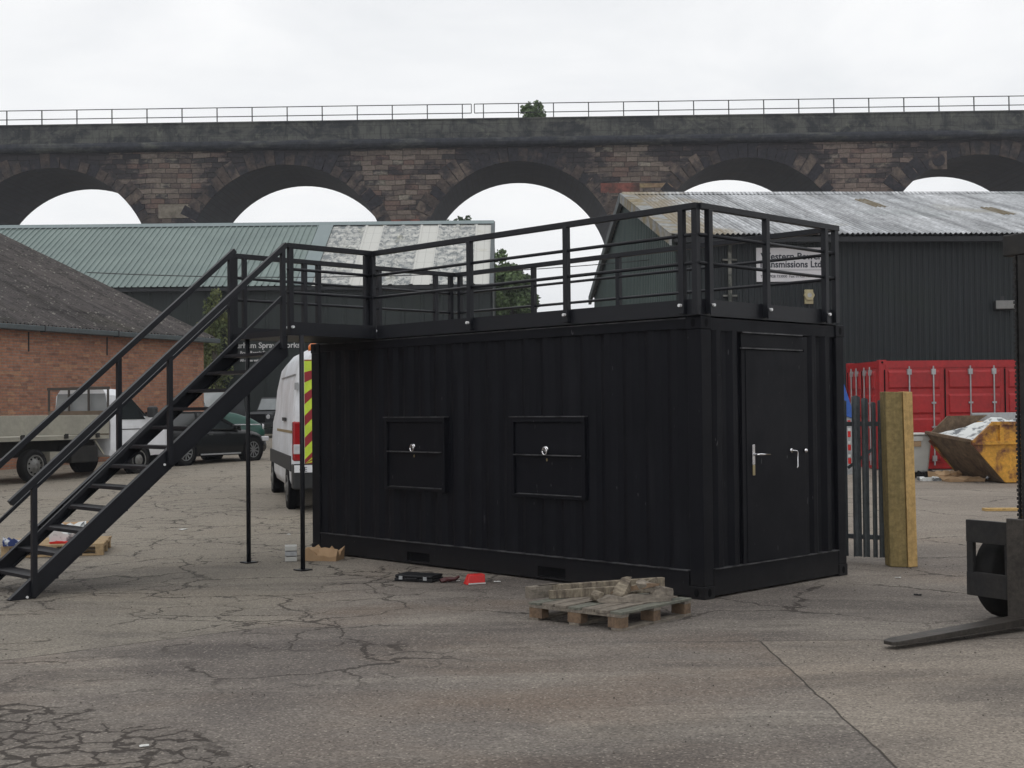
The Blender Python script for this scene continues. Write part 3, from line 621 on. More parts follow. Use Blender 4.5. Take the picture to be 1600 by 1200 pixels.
for x in (4.755, 5.88):
    s0 = 1.25 if x < 5 else 1.20
    MB().bar((x, s0, zh(s0)), (x, 4.36, zh(4.36)), .058, .058).build('handrail', M['rail'], st, bevel=.004)
    dz = .535 if x < 5 else .575; MB().bar((x, 1.30, zh(1.30) - dz), (x, 4.14, zh(4.14) - dz), .032, .034).build('mid_rail', M['rail'], st)
    for s_ in ((2.69, 4.13) if x < 5 else (1.26, 2.67, 4.05)):
        o = MB().box(x - .025, x + .025, s_ - .025, s_ + .025, ztop(s_) - .16, zh(s_) - .01).build('handrail_post', M['rail'], st, bevel=.003)
        if s_ > 1.5: MB().lathe([(-.006, .012), (.006, .012)], 8, Matrix.Translation((x - .03, s_ + .08, ztop(s_) - .16)) @ Matrix.Rotation(R(90), 4, 'Z')).build('bolt', M['bolt'], o)

# ------------------------------------------------------------------ viaduct
VY, VW = 93.0, 9.0
via = thing('railway_viaduct', 'long dark sandstone railway viaduct with tall round arches crossing behind the sheds', 'viaduct', (0, VY, 0)); via.rotation_euler = (0, R(-.28), 0)
PX = [-108, -91.5, -75, -58.3, -41.4, -24.5, -7.6, 9.0, 25.4, 42.4, 59, 75.5, 92, 108.5, 125]
ZC, ZTOP = 19.58, 20.66
def soot(x, z):
    k = max([i for i in range(len(PX)) if PX[i] <= x] or [0]); k = min(k, len(PX) - 2); ph = (x - PX[k]) / (PX[k + 1] - PX[k]); d = min(ph, 1 - ph) * 2
    return min(1, max(0, d * 1.55 - .12)) 
mb = MB(); sf = MB(); NA = 40
arch = []
for k in range(len(PX) - 1):
    a, b_ = PX[k], PX[k + 1]; cx = (a + b_) / 2; r = (b_ - a) / 2 - 1.22; zs = ZC - r; arch.append((cx, r, zs))
    pts = [(cx - r * math.cos(math.pi * i / NA), zs + r * math.sin(math.pi * i / NA)) for i in range(NA + 1)]
    NZ = 6
    for i in range(NA):
        (x0, z0), (x1, z1) = pts[i], pts[i + 1]
        for j in range(NZ):
            f0, f1 = j / NZ, (j + 1) / NZ
            q = [(x0, 0, z0 + (ZTOP - z0) * f0), (x1, 0, z1 + (ZTOP - z1) * f0), (x1, 0, z1 + (ZTOP - z1) * f1), (x0, 0, z0 + (ZTOP - z0) * f1)]
            mb.face(q); mb.face([(x, VW, z) for x, y, z in q][::-1])
        sf.face([(x0, 0, z0), (x0, VW, z0), (x1, VW, z1), (x1, 0, z1)])
    # piers: front, back and inner faces
    for x0, x1 in ((a, cx - r), (cx + r, b_)):
        for j in range(8):
            z0, z1 = -3 + (zs + 3) * j / 8, -3 + (zs + 3) * (j + 1) / 8
            mb.face([(x0, 0, z0), (x1, 0, z0), (x1, 0, z1), (x0, 0, z1)]); mb.face([(x0, VW, z0), (x1, VW, z0), (x1, VW, z1), (x0, VW, z1)][::-1])
        mb.face([(x0, 0, zs), (x1, 0, zs), (x1, 0, ZTOP), (x0, 0, ZTOP)]); mb.face([(x0, VW, zs), (x1, VW, zs), (x1, VW, ZTOP), (x0, VW, ZTOP)][::-1])
    for x in (cx - r, cx + r): sf.face([(x, 0, -3), (x, VW, -3), (x, VW, zs), (x, 0, zs)])
bm_ = mb.bm; bmesh.ops.remove_doubles(bm_, verts=bm_.verts[:], dist=.001)
sp = mb.build('spandrel_wall', M['stone'], via, recalc=False)
at = sp.data.attributes.new('soot', 'FLOAT', 'POINT')
for i, v in enumerate(sp.data.vertices): at.data[i].value = soot(v.co.x, v.co.z)
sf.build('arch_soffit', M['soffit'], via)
rnd = random.Random(3)
for cx, r, zs in arch[1:-1]:
    ring = MB(); n = 34
    for i in range(n):
        a0, a1 = math.pi * (i + .05) / n, math.pi * (i + .95) / n; am = (a0 + a1) / 2
        ln = rnd.choice((.75, .95, 1.25)); pro = .03 + rnd.uniform(0, .05)
        if math.sin(am) < .93 and rnd.random() < .35: ln += .3
        pale = (rnd.choice((1, 1, 2, 0)) if .30 < math.sin(am) < .90 else (2 if rnd.random() < .3 else 0))
        z1max = ZTOP - .02
        def P(a, rr, y):
            z = zs + rr * math.sin(a)
            return (cx - rr * math.cos(a), y, min(z, z1max))
        ring.hexa([P(a0, r + .004, .2), P(a1, r + .004, .2), P(a1, r + .004, -pro), P(a0, r + .004, -pro), P(a0, r + ln, .2), P(a1, r + ln, .2), P(a1, r + ln, -pro), P(a0, r + ln, -pro)], pale)
    ring.build('arch_ring', [M['vstone'], M['vstone_pale'], M['vstone_mid']], via)
x0, x1 = PX[0], PX[-1]
prof = [(.1, 20.62), (-.22, 20.66), (-.42, 20.78), (-.50, 20.95), (-.47, 21.12), (-.34, 21.28), (.1, 21.34)]
for (ya, sg) in ((0, 1), (VW, -1)):
    MB().prism([(ya + sg * y, z) for y, z in prof], 'x', x0, x1).build('string_course', M['cornice'], via, smooth=False)
    MB().box(x0, x1, *sorted((ya - sg * .05, ya + sg * .55)), 21.34, 22.62).build('parapet', M['parapet'], via)
    MB().box(x0, x1, *sorted((ya - sg * .12, ya + sg * .62)), 22.621, 22.72).build('coping', M['parapet'], via)
MB().box(x0, x1, .55, VW - .55, 20.4, 21.2).build('track_bed', M['cornice'], via)
for (xa, xb, za, zb_c, mt) in ((-25.2, -22.9, 15.85, 16.85, 'repair_pale'), (6.6, 9.4, 17.2, 17.9, 'repair_red'), (9.41, 11.9, 17.55, 17.85, 'repair_buff'), (8.3, 12.2, 16.6, 17.19, 'repair_red'), (-8.9, -6.4, 14.9, 15.5, 'repair_red')):
    MB().box(xa, xb, -.035, .05, za, zb_c).build('replaced_stone', M[mt], via)
# oval pattress plate near the right-hand arch
MB().lathe([(-.14, .45), (.05, .45)], 20, Matrix.Translation((30.9, 0, 19.2))).build('pattress_plate', M['vstone'], via)
MB().box(30.2, 31.5, -.07, .05, 18.55, 19.85).build('pattress_plate', M['vstone_pale'], via)
vr = thing('viaduct_railing', 'thin two-bar metal railing along the top of the viaduct parapet', 'railing', (0, VY + .2, 0)); vr.rotation_euler = (0, R(-.28), 0)
px_ = [-1.75 - 1.52 - 2.527 * i for i in range(24)] + [-1.75 + 2.527 * i for i in range(26)]
for x in sorted(px_):
    MB().box(x - .035, x + .035, -.035, .035, 22.70, 23.80).build('railing_post', M['galv' if False else 'cable'], vr)
for xa, xb in ((-62, -2.62), (-2.40, 62)):
    for z in (23.80, 23.15): MB().tube([(xa, -.04, z), (xb, -.04, z)], .032, 6).build('railing_bar', M['cable'], vr)
    xe = xb if xb < 0 else xa; MB().tube([(xe, -.04, 23.15), (xe, -.04, 23.80)], .03, 6).build('railing_bar', M['cable'], vr)

# ------------------------------------------------------------------ foliage
def leaves(mb, blobs, n, size, rnd):
    """blobs: (centre, radii); leaf-sized quads spread through the volume"""
    tot = sum(r[0] * r[1] * r[2] for c, r in blobs)
    for c, r in blobs:
        k = int(n * r[0] * r[1] * r[2] / tot) + 8
        for _ in range(k):
            d = Vector((rnd.gauss(0, 1), rnd.gauss(0, 1), rnd.gauss(0, 1))).normalized() * (rnd.random() ** .45)
            p = Vector(c) + Vector((d.x * r[0], d.y * r[1], d.z * r[2]))
            a = Vector((rnd.gauss(0, 1), rnd.gauss(0, 1), rnd.gauss(0, .7))).normalized(); b_ = a.orthogonal().normalized(); b_.rotate(Matrix.Rotation(rnd.uniform(0, 6.28), 3, a))
            w = a.cross(b_); s = size * rnd.uniform(.6, 1.3)
            mb.bm.faces.new([mb.bm.verts.new(q) for q in (p - b_ * s, p + w * s * .55, p + b_ * s, p - w * s * .55)])
def tree(label, loc, blobs, trunk_h, n, size, seed, mat='leaf', name='tree', cat='tree', group=None):
    rnd = random.Random(seed); t = thing(name, label, cat, loc, group=group)
    tk = MB(); tk.tube([(0, 0, -.3), (.05, 0, trunk_h * .5), (-.05, .05, trunk_h)], [max(.05, trunk_h * .035), trunk_h * .026 + .02, trunk_h * .014 + .01], 8)
    for c, r in blobs:
        zb = trunk_h * rnd.uniform(.5, .95); c = Vector(c); tk.tube([(0, 0, zb), (c.x * .5, c.y * .5, (zb + c.z) / 2), tuple(c)], [trunk_h * .014 + .008, .5 * (trunk_h * .014), .01], 6)
    tk.build('trunk', M['bark'], t, smooth=True)
    # break every blob up into ragged clumps
    cl = []
    for c, r in blobs:
        for _ in range(15):
            d = Vector((rnd.gauss(0, 1), rnd.gauss(0, 1), rnd.gauss(0, 1))).normalized() * rnd.uniform(.35, .95)
            f = rnd.uniform(.30, .56); cl.append((Vector(c) + Vector((d.x * r[0], d.y * r[1], d.z * r[2])), (r[0] * f, r[1] * f, r[2] * f * .85)))
    mb = MB(); leaves(mb, cl, n, size, rnd); mb.build('crown', M[mat], t, recalc=False)
    return t
tree('bushy green tree growing at the right-hand end of the green roofed shed', (.3, 75, .8), [((-.1, 0, 7.0), (1.25, 1.3, 1.6)), ((.35, 0, 5.4), (1.2, 1.4, 1.7)), ((-.1, 0, 8.4), (.9, 1.0, 1.2)), ((-.9, 0, 9.0), (.9, .8, 1.1)), ((-.2, .3, 3.2), (1.6, 1.5, 1.8)), ((-1.2, .2, 6.5), (1.2, 1, 2.2))], 8.5, 42000, .12, 11, 'leafdark')
tree('low shrubby tree beyond the bushy tree, its tips just above the platform edge', (2.6, 80, .8), [((0, 0, 5.2), (1.3, 1.1, 1.3)), ((.9, 0, 4.2), (1.2, 1, 1.5)), ((0, 0, 3), (1.6, 1.2, 1.6))], 5, 14000, .11, 12, 'leafdark')
tree('tall thin tree rising above the green shed roof, seen through an arch', (-5.0, 112, .8), [((-.9, 0, 16.2), (1.0, 1, 1.5)), ((.9, 0, 16.6), (1.2, 1, 1.5)), ((0, 0, 14.2), (2.2, 1.6, 2)), ((0, 0, 10), (2.6, 2, 3))], 15, 16000, .18, 13, 'leaf')
tree('small bush growing out of the top of the viaduct wall', (1.7, VY + .6, 21.2), [((0, 0, 1.9), (.75, .4, .7)), ((.42, 0, 2.5), (.45, .3, .50)), ((-.42, 0, 2.3), (.40, .3, .5)), ((.05, 0, 1.3), (.85, .4, .5)), ((.7, 0, 1.9), (.35, .3, .35))], 2.2, 5200, .08, 14, 'leafdark', 'bush', 'bush')
tree('yellow green climbing bush against the dark wall of the green shed', (-13.6, 59.3, .7), [((0, 0, 5.6), (.55, .3, .9)), ((.2, 0, 4.6), (.8, .35, 1.0)), ((-.5, 0, 4.0), (.8, .35, 1.2)), ((0, 0, 2), (.9, .35, 1.8))], 5.5, 7000, .08, 15, 'ivy', 'climbing_plant', 'plant')

# ------------------------------------------------------------------ green roofed shed
gs = thing('green_roofed_shed', 'long dark shed with a green grey metal roof part patched with pale sheets', 'shed', (-.85, 60, gz(0, 60)))
g0 = gz(0, 60); EZ, RZ, RD = 7.68 - g0, 11.52 - g0, 7.6
sl = Vector((0, RD, RZ - EZ)).normalized(); SLn = math.hypot(RD, RZ - EZ)
LG = 40.0; XP = -8.35; XF = -9.1
mb = MB(); mb.corr((-LG, -.25, EZ - .12), (1, 0, 0), sl, LG + XF, SLn + .28, .30, .065, 'rib'); mb.build('metal_roof', M['greenroof'], gs, uv_up=(Vector((1, 0, 0)), sl))
MB().hexa([Vector(p) + o_ for o_ in (Vector((0, -.01, -.0)), Vector((0, -.03, .05))) for p in ((XF, -.25, EZ - .12), (XP, -.25, EZ - .12), (XP, RD, RZ + .02), (XF, RD, RZ + .02))]).build('roof_flashing', M['greenflash'], gs)
mb = MB(); mb.corr((XP, -.25, EZ - .14), (1, 0, 0), sl, -XP - .15, SLn + .28, .95, .05, 'rib'); mb.build('patched_roof', M['patchroof'], gs, uv_up=(Vector((1, 0, 0)), sl))
mb = MB(); mb.corr((-LG, 2 * RD + .25, EZ - .12), (1, 0, 0), Vector((0, -RD, RZ - EZ)).normalized(), LG, SLn + .28, .6, .05, 'rib'); mb.build('back_roof', M['greenroof'], gs)
MB().prism([(RD - .35, RZ - .10), (RD, RZ + .12), (RD + .35, RZ - .10), (RD, RZ + .02)], 'x', -LG, 0).build('ridge_cap', M['greenflash'], gs)
MB().hexa([Vector(p) + o_ for o_ in (Vector((0, 0, -.16)), Vector((0, 0, .06))) for p in ((-.15, -.3, EZ - .16), (.05, -.3, EZ - .16), (.05, RD, RZ), (-.15, RD, RZ))]).build('verge_trim', M['gutter'], gs)
mb = MB(); mb.corr((-LG, 0, -.3), (1, 0, 0), (0, 0, 1), LG, EZ + .25, .9, .03, 'rib'); mb.build('wall', M['darkclad'], gs)
for xa in (-.1, -LG + .04): MB().prism([(0, -.3), (2 * RD, -.3), (2 * RD, EZ - .15), (RD, RZ - .12), (0, EZ - .15)], 'x', xa, xa + .06).build('gable_wall', M['darkclad'], gs)
MB().box(-LG, -.04, 2 * RD - .06, 2 * RD, -.3, EZ - .1).build('back_wall', M['darkclad'], gs)
MB().box(-LG, 0, -.40, -.26, EZ - .34, EZ - .20).build('gutter', M['dkgutter'], gs)
tx = -12.0
sb = MB().box(-12.2, -9.9, -.07, -.032, 3.35, 4.38).build('spray_shop_sign', M['darkclad'], gs)
for nm, s_, sz, z in (('Durham Spray Works', .36, .36, 3.98), ('Body Repair Specialists', .2, .2, 3.70), ('All makes welcome', .15, .15, 3.36)):
    text('lettering', nm, sz, M['whitetext'], sb, (-12.15 + (0 if sz > .3 else .45), -.075, z), (R(90), 0, 0), bold=.006)

# ------------------------------------------------------------------ black shed on the right
ga = R(3); rs = thing('black_clad_shed', 'black corrugated shed with a weathered grey roof, behind the red container', 'shed', (4.579, 36, gz(0, 36)), ga)
z0 = gz(0, 36); EZ, AD, LR = 6.60 - z0, 9.75, 31.0; RZ = EZ + 2.70; SLn = math.hypot(AD, 2.7); sl = Vector((0, AD, 2.7)).normalized()
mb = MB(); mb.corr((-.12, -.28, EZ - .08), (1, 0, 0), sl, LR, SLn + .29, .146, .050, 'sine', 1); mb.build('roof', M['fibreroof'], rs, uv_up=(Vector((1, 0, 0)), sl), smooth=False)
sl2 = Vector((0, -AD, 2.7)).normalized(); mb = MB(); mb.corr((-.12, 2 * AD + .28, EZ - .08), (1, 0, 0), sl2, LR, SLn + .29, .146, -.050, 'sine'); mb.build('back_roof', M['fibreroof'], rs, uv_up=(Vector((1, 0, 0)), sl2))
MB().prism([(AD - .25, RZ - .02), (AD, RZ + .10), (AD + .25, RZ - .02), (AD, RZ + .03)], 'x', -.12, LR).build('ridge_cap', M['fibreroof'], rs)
MB().hexa([Vector(p) + o_ for o_ in (Vector((0, 0, .0)), Vector((0, 0, .035))) for p in ((-.20, -.30, EZ - .06), (.28, -.30, EZ - .06), (.28, AD, RZ + .02), (-.20, AD, RZ + .02))]).build('verge_trim', M['verge'], rs)
MB().hexa([Vector(p) + o_ for o_ in (Vector((0, 0, -.30)), Vector((0, 0, .0))) for p in ((-.20, -.30, EZ - .07), (-.15, -.30, EZ - .07), (-.15, AD, RZ + .01), (-.20, AD, RZ + .01))]).build('barge_board', M['verge'], rs)
MB().hexa([Vector(p) + o_ for o_ in (Vector((0, 0, -.30)), Vector((0, 0, .03))) for p in ((-.22, 2 * AD + .3, EZ - .07), (-.10, 2 * AD + .3, EZ - .07), (-.10, AD, RZ + .01), (-.22, AD, RZ + .01))]).build('barge_board', M['gutter'], rs)
mb = MB(); mb.corr((0, 0, -.3), (1, 0, 0), (0, 0, 1), LR - .2, EZ + .25, .165, .022, 'trap'); mb.build('wall', M['shedclad'], rs)
mb = MB(); mb.corr((0, 2 * AD, -.3), (0, -1, 0), (0, 0, 1), 2 * AD, RZ + .2, .33, .03, 'rib')
for v in mb.bm.verts:
    lim = EZ - .05 + (AD - abs(v.co.y - AD)) / AD * 2.7
    if v.co.z > 1: v.co.z = lim - .02
mb.build('gable_wall', M['gableclad'], rs)
MB().box(.1, LR - .2, 2 * AD - .1, 2 * AD - .04, -.3, EZ - .1).build('back_wall', M['shedclad'], rs)
mb = MB(); mb.box(-.1, LR, -.42, -.28, EZ - .30, EZ - .16); mb.build('gutter', M['dkgutter'], rs)
for u_, v_, w_, h_ in ((7.618, 5.95, .44, 2.3), (10.976, 3.84, .44, 1.9)):
    pts = [Vector((u_ + du, 0, EZ)) + sl * (v_ + dv) + Vector((0, -.0, .012)) for du, dv in ((0, 0), (1.5, 0), (1.5, 1.0), (0, 1.0))]
    mb = MB(); mb.corr(pts[0] - Vector((0, 0, .002)), (1, 0, 0), sl, w_, h_, .146, .05, 'sine'); mb.build('roof_patch', M['mosspatch'], rs)
dp = MB().tube([(1.50, -.10, EZ - .35), (1.50, -.10, 1.5), (1.50, -.10, .1)], .055, 10)
for z in (5.5, 4.5, 3.4): dp.box(1.30, 1.70, -.12, -.02, z, z + .05)
dp.build('downpipe', M['concretepost'], rs)
wl = thing('wall_light', 'small pale floodlight high on the black shed wall beside the forklift mast', 'light', (13.93, 36.4, 4.40), ga)
MB().box(-.26, .26, -.22, -.02, .0, .26).build('lamp_housing', M['greyplastic'], wl, bevel=.02); MB().box(-.27, .27, -.245, -.222, .03, .26).build('lamp_glass', simple('frosted_lamp_glass', (.20, .20, .195), .3), wl, bevel=.01); MB().box(-.05, .05, -.04, .06, .28, .40).build('bracket', M['greyplastic'], wl)
wl.location = (13.80, 36.47, 4.40)
al = thing('alarm_box', 'small yellow six-sided alarm box on the black shed wall below the sign', 'alarm', (8.3, 36.17, 4.85), ga)
MB().box(-.12, .12, -.05, .02, -.24, .16).build('back_plate', M['yellowbox'], al, bevel=.01)
mb = MB(); mb.lathe([(-.11, .15), (-.05, .16)], 6); mb.build('alarm_cover', M['yellowbox'], al); MB().lathe([(-.116, .06), (-.11, .06)], 16).build('alarm_badge', M['galv'], al)
sg = thing('company_sign', 'white company sign with dark lettering on the black shed wall', 'sign', (7.79, 36.14, 5.71), ga)
MB().box(-.955, .955, -.03, .02, -.475, .475).build('sign_board', M['signwhite'], sg, bevel=.005)
def serif_text(body, size, loc, sx=1.0, bold=.006):
    o = text('lettering', body, size, M['signtext'], sg, loc, (R(90), 0, 0), .002, 'LEFT', sx, bold); return o
serif_text('Western Power', .262, (-.83, -.034, .145), 1.0); serif_text('Transmissions Ltd', .262, (-.90, -.034, -.075), .93)
serif_text('Tel: 01928 733000  Fax: 01928 733111', .105, (-.85, -.034, -.36), .95, .001)
MB().box(-.88, .88, -.033, -.030, -.155, -.145).build('ruled_line', M['signtext'], sg)
MB().tube([(4.2, 57.5, 4.5), (4.2, 57.5, 8.05)], .03, 6).build('aerial_pole', M['galv'], None)
tag(bpy.data.objects['aerial_pole'], 'thin grey pole standing just behind the black shed gable', 'pole'); bpy.data.objects['aerial_pole'].data.transform(Matrix.Translation((0, 0, 0)))
o = bpy.data.objects['aerial_pole']; 
for v in o.data.vertices: v.co.z = gz(0, 60) if v.co.z < 5 else v.co.z

# ------------------------------------------------------------------ brick building
ub = Vector((.412, .911, 0)).normalized(); ba = math.atan2(ub.y, ub.x)
bb = thing('brick_building', 'red brick workshop with a dark mossy corrugated roof and grey gutter on the left', 'building', (-9.975, 42, gz(0, 42)), ba)
zb = gz(0, 42); WZ = 4.10 - zb; LB, SPAN = 34.0, 9.4; RZB = WZ + .12 + SPAN * math.tan(R(22.7))
# local: x back from the corner towards the camera is negative, y positive is away behind the wall
mb = MB()
mb.face([(-LB, 0, -.8), (0, 0, -.8), (0, 0, WZ), (-LB, 0, WZ)]); mb.face([(0, 0, -.8), (0, 2 * SPAN, -.8), (0, 2 * SPAN, WZ), (0, SPAN, RZB - .1), (0, 0, WZ)]); mb.face([(0, 2 * SPAN, -.8), (-LB, 2 * SPAN, -.8), (-LB, 2 * SPAN, WZ), (0, 2 * SPAN, WZ)])
mb.face([(-LB, 2 * SPAN, -.8), (-LB, 0, -.8), (-LB, 0, WZ), (-LB, SPAN, RZB - .1), (-LB, 2 * SPAN, WZ)])
mb.build('wall', M['brick'], bb, recalc=False)
slb = Vector((0, SPAN, RZB - WZ)).normalized(); LS = math.hypot(SPAN, RZB - WZ)
mb = MB(); mb.corr((-LB, -.22, WZ + .04), (1, 0, 0), slb, LB + .28, LS + .2, .146, .055, 'sine', 14, jitter=.006); mb.build('roof', M['darkroof'], bb, uv_up=(Vector((1, 0, 0)), slb))
slc = Vector((0, -SPAN, RZB - WZ)).normalized(); mb = MB(); mb.corr((-LB, 2 * SPAN + .22, WZ + .04), (1, 0, 0), slc, LB + .28, LS + .2, .29, .055, 'sine'); mb.build('back_roof', M['darkroof'], bb, uv_up=(Vector((1, 0, 0)), slc))
MB().hexa([Vector(p) + o_ for o_ in (Vector((0, 0, -.06)), Vector((0, 0, .02))) for p in ((.20, -.22, WZ + .08), (.30, -.22, WZ + .08), (.30, SPAN, RZB + .10), (.20, SPAN, RZB + .10))]).build('verge_trim', M['darkroof'], bb)
gt = MB().box(-LB, .42, -.36, -.20, WZ - .10, WZ + .045)
gt.build('gutter', M['gutter'], bb, bevel=.02)
for x in (-1.5, -4.4, -7.3, -9.9): MB().box(x - .02, x + .02, -.372, -.19, WZ - .12, WZ + .07).build('gutter_bracket', M['cable'], bb); 
for x in (-4.5, -7.55): MB().box(x - .02, x + .02, -.018, -.002, WZ - .65, WZ - .12).build('wall_strap', M['cable'], bb)

# overhead cable between the sheds
cp = []
for i in range(25):
    f = i / 24; p = Vector((-12.6, 38.5, 5.95)).lerp(Vector((4.5, 40.5, 6.40)), f); p.z -= .32 * 4 * f * (1 - f); cp.append(p)
tag(MB().tube(cp, .014, 5).build('overhead_cable', M['cable'], None), 'thin overhead cable slung between the brick workshop and the black shed', 'cable')

# ------------------------------------------------------------------ wheels and vehicles
def wheel(parent, x, y, r, w, side, spokes=10, rim='rim', rr=.66):
    """side: +1 outer face towards +y"""
    T = Matrix.Translation((x, y, r)) @ (Matrix.Identity(4) if side > 0 else Matrix.Rotation(math.pi, 4, 'Z'))
    prof = [(-w / 2, r * .55), (-w / 2, r * .93), (-w / 2 + .02, r), (w / 2 - .03, r), (w / 2, r * .93), (w / 2 - .005, r * rr), (w / 2 - .05, r * rr * .98), (w / 2 - .06, r * .2)]
    wl_ = MB().lathe(prof, 28, T).build('wheel', M['rubber'], parent, smooth=True)
    mb = MB(); ro = r * rr
    mb.lathe([(w / 2 - .03, ro), (w / 2 + .004, ro), (w / 2 + .004, ro * .90), (w / 2 - .03, ro * .88)], 28, T)
    if spokes:
        for k in range(spokes):
            mb.box(-.018 - .006, .018, w / 2 - .03, w / 2 - .002, .03, ro * .92, T @ Matrix.Rotation(2 * math.pi * k / spokes, 4, 'Y'))
        mb.lathe([(w / 2 - .03, ro * .2), (w / 2 + .004, ro * .17)], 14, T)
    else:
        mb.lathe([(w / 2 - .04, ro * .9), (w / 2 - .015, ro * .6), (w / 2 + .005, ro * .45), (w / 2 + .03, ro * .25), (w / 2 + .03, 0.01)], 28, T)
    mb.build('rim', M[rim], wl_)
    if not spokes:
        hb = MB()
        for k in range(10):
            hb.lathe([(w / 2 - .028, ro * .085), (w / 2 - .008, ro * .085)], 8, T @ Matrix.Rotation(2 * math.pi * k / 10, 4, 'Y') @ Matrix.Translation((0, 0, ro * .74)))
        hb.build('hand_holes', M['dark'], wl_)
    return wl_
def loft(sections, name, mat, parent, bevel=0, smooth=True, sub=0):
    """sections: list of (x, [(y,z)...]) rings of equal length, closed"""
    bm = bmesh.new(); rings = [[bm.verts.new((x, y, z)) for y, z in pts] for x, pts in sections]; n = len(rings[0])
    for a, b_ in zip(rings, rings[1:]):
        for k in range(n): bm.faces.new((a[k], a[(k + 1) % n], b_[(k + 1) % n], b_[k]))
    bm.faces.new(rings[0][::-1]); bm.faces.new(rings[-1])
    mb = MB(); mb.bm.free(); mb.bm = bm; o = mb.build(name, mat, parent, smooth=smooth)
    if sub: m_ = o.modifiers.new('s', 'SUBSURF'); m_.levels = m_.render_levels = sub
    return o
def ring(w, z0, z1, tuck=.06, tumble=.10, beltz=None):
    """half-symmetric body section: bottom z0, top z1, half width w"""
    zm = z0 + (z1 - z0) * .45
    h = [(w - tuck, z0), (w, z0 + .12 * (z1 - z0) + .02), (w, zm), (w - tumble * .35, z0 + (z1 - z0) * .82), (w - tumble, z1 - .03), (w - tumble - .08, z1)]
    return h + [(-y, z) for y, z in h[::-1]]
def car(label, loc, rz, Lc, W, prof, glass, wb, rear_off, wr, paint, spokes=10, cat='car', name='parked_car', rim='rim'):
    """prof: list of (x, z0, z1, halfwidth factor) for body; glass: polygon of (x,z) greenhouse side; x from rear axle forward"""
    t = thing(name, label, cat, loc, rz)
    body = loft([(x, ring(W / 2 * f, a, b_)) for x, a, b_, f in prof], 'body', M[paint], t)
    # greenhouse
    gx = glass; top = max(z for x, z in gx)
    bm = bmesh.new(); zb_ = min(z for x, z in gx); inset = .16
    L_ = [bm.verts.new((x, (W / 2 - .05) - inset * (z - zb_) / (top - zb_), z)) for x, z in gx]; R_ = [bm.verts.new((x, -((W / 2 - .05) - inset * (z - zb_) / (top - zb_)), z)) for x, z in gx]
    bm.faces.new(L_); bm.faces.new(R_[::-1]); n = len(gx)
    for i in range(n): bm.faces.new((L_[i], R_[i], R_[(i + 1) % n], L_[(i + 1) % n]))
    mb = MB(); mb.bm.free(); mb.bm = bm; gh = mb.build('windows', M['glass'], t, bevel=.02)
    # roof panel and pillars
    tops = [p for p in gx if p[1] > top - .06]; xa, xb = min(p[0] for p in tops), max(p[0] for p in tops); hw = W / 2 - .05 - inset
    MB().box(xa - .04, xb + .04, -hw - .015, hw + .015, top - .03, top + .03).build('roof', M[paint], t, bevel=.025)
    n = len(gx)
    for sgn in (1, -1):
        for i in range(n):
            p, q = gx[i], gx[(i + 1) % n]
            if abs(p[1] - q[1]) > .12:
                yy = [sgn * ((W / 2 - .045) - inset * (z - zb_) / (top - zb_)) for z in (p[1], q[1])]
                MB().bar((p[0], yy[0], p[1]), (q[0], yy[1], q[1]), .05, .07, (1, 0, 0)).build('pillar', M[paint], t)
        xm = (xa + xb) / 2; MB().bar((xm, sgn * (W / 2 - .045), zb_), (xm, sgn * hw, top), .03, .06, (1, 0, 0)).build('pillar', M[paint], t)
    for x in (0, wb):
        for sgn in (1, -1):
            y = sgn * (W / 2 - .11)
            MB().lathe([(-.115, wr * 1.17), (.115, wr * 1.17)], 26, Matrix.Translation((x, sgn * (W / 2 - .110), wr * 1.02))).build('wheel_arch', M['dark'], t)
            wheel(t, x, y + sgn * .018, wr, .205, sgn, spokes, rim)
    return t
# black hatchback seen from its rear right
def heading(x, y): return math.atan2(y, x)
hx, hy = .53, .85
bc = car('black hatchback parked beside the flatbed truck, its red tail light towards us', (-8.96 - .0 - .85 * .78, 35.35 + .53 * .78, gz(0, 36) + .0), heading(hx, hy), 4.2, 1.76,
    [(-1.24, .42, .80, .80), (-1.18, .30, .98, .95), (-.7, .26, 1.02, 1), (.3, .22, .98, 1), (1.5, .22, .95, 1), (2.4, .22, .93, 1), (2.9, .24, .86, .97), (3.25, .28, .74, .90), (3.38, .36, .60, .78)],
    [(-1.0, .99), (-.55, 1.36), (.0, 1.42), (1.1, 1.43), (2.15, .93)], 2.62, .8, .35, 'blackcar')
tl = MB(); tl.box(-1.28, -1.05, -.87, -.62, .74, 1.0); tl.build('tail_light', M['redlight'], bc, bevel=.03)
tl = MB(); tl.box(-1.28, -1.05, .62, .87, .74, 1.0); tl.build('tail_light', M['redlight'], bc, bevel=.03)
MB().box(-1.30, -1.18, -.25, .25, .60, .71).build('number_plate', M['whitep'], bc)
MB().box(3.05, 3.32, -.86, -.62, .58, .72).build('headlight', M['clearlens'], bc, bevel=.03)
MB().box(1.75, 1.95, -1.05, -.88, .95, 1.07).build('door_mirror', M['blackcar'], bc, bevel=.03)
MB().box(.55, 2.1, -.895, -.87, .25, .29).build('sill_trim', M['galv'], bc)
MB().box(.85, 1.0, -.90, -.885, .80, .83).build('door_handle', M['chrome'], bc)
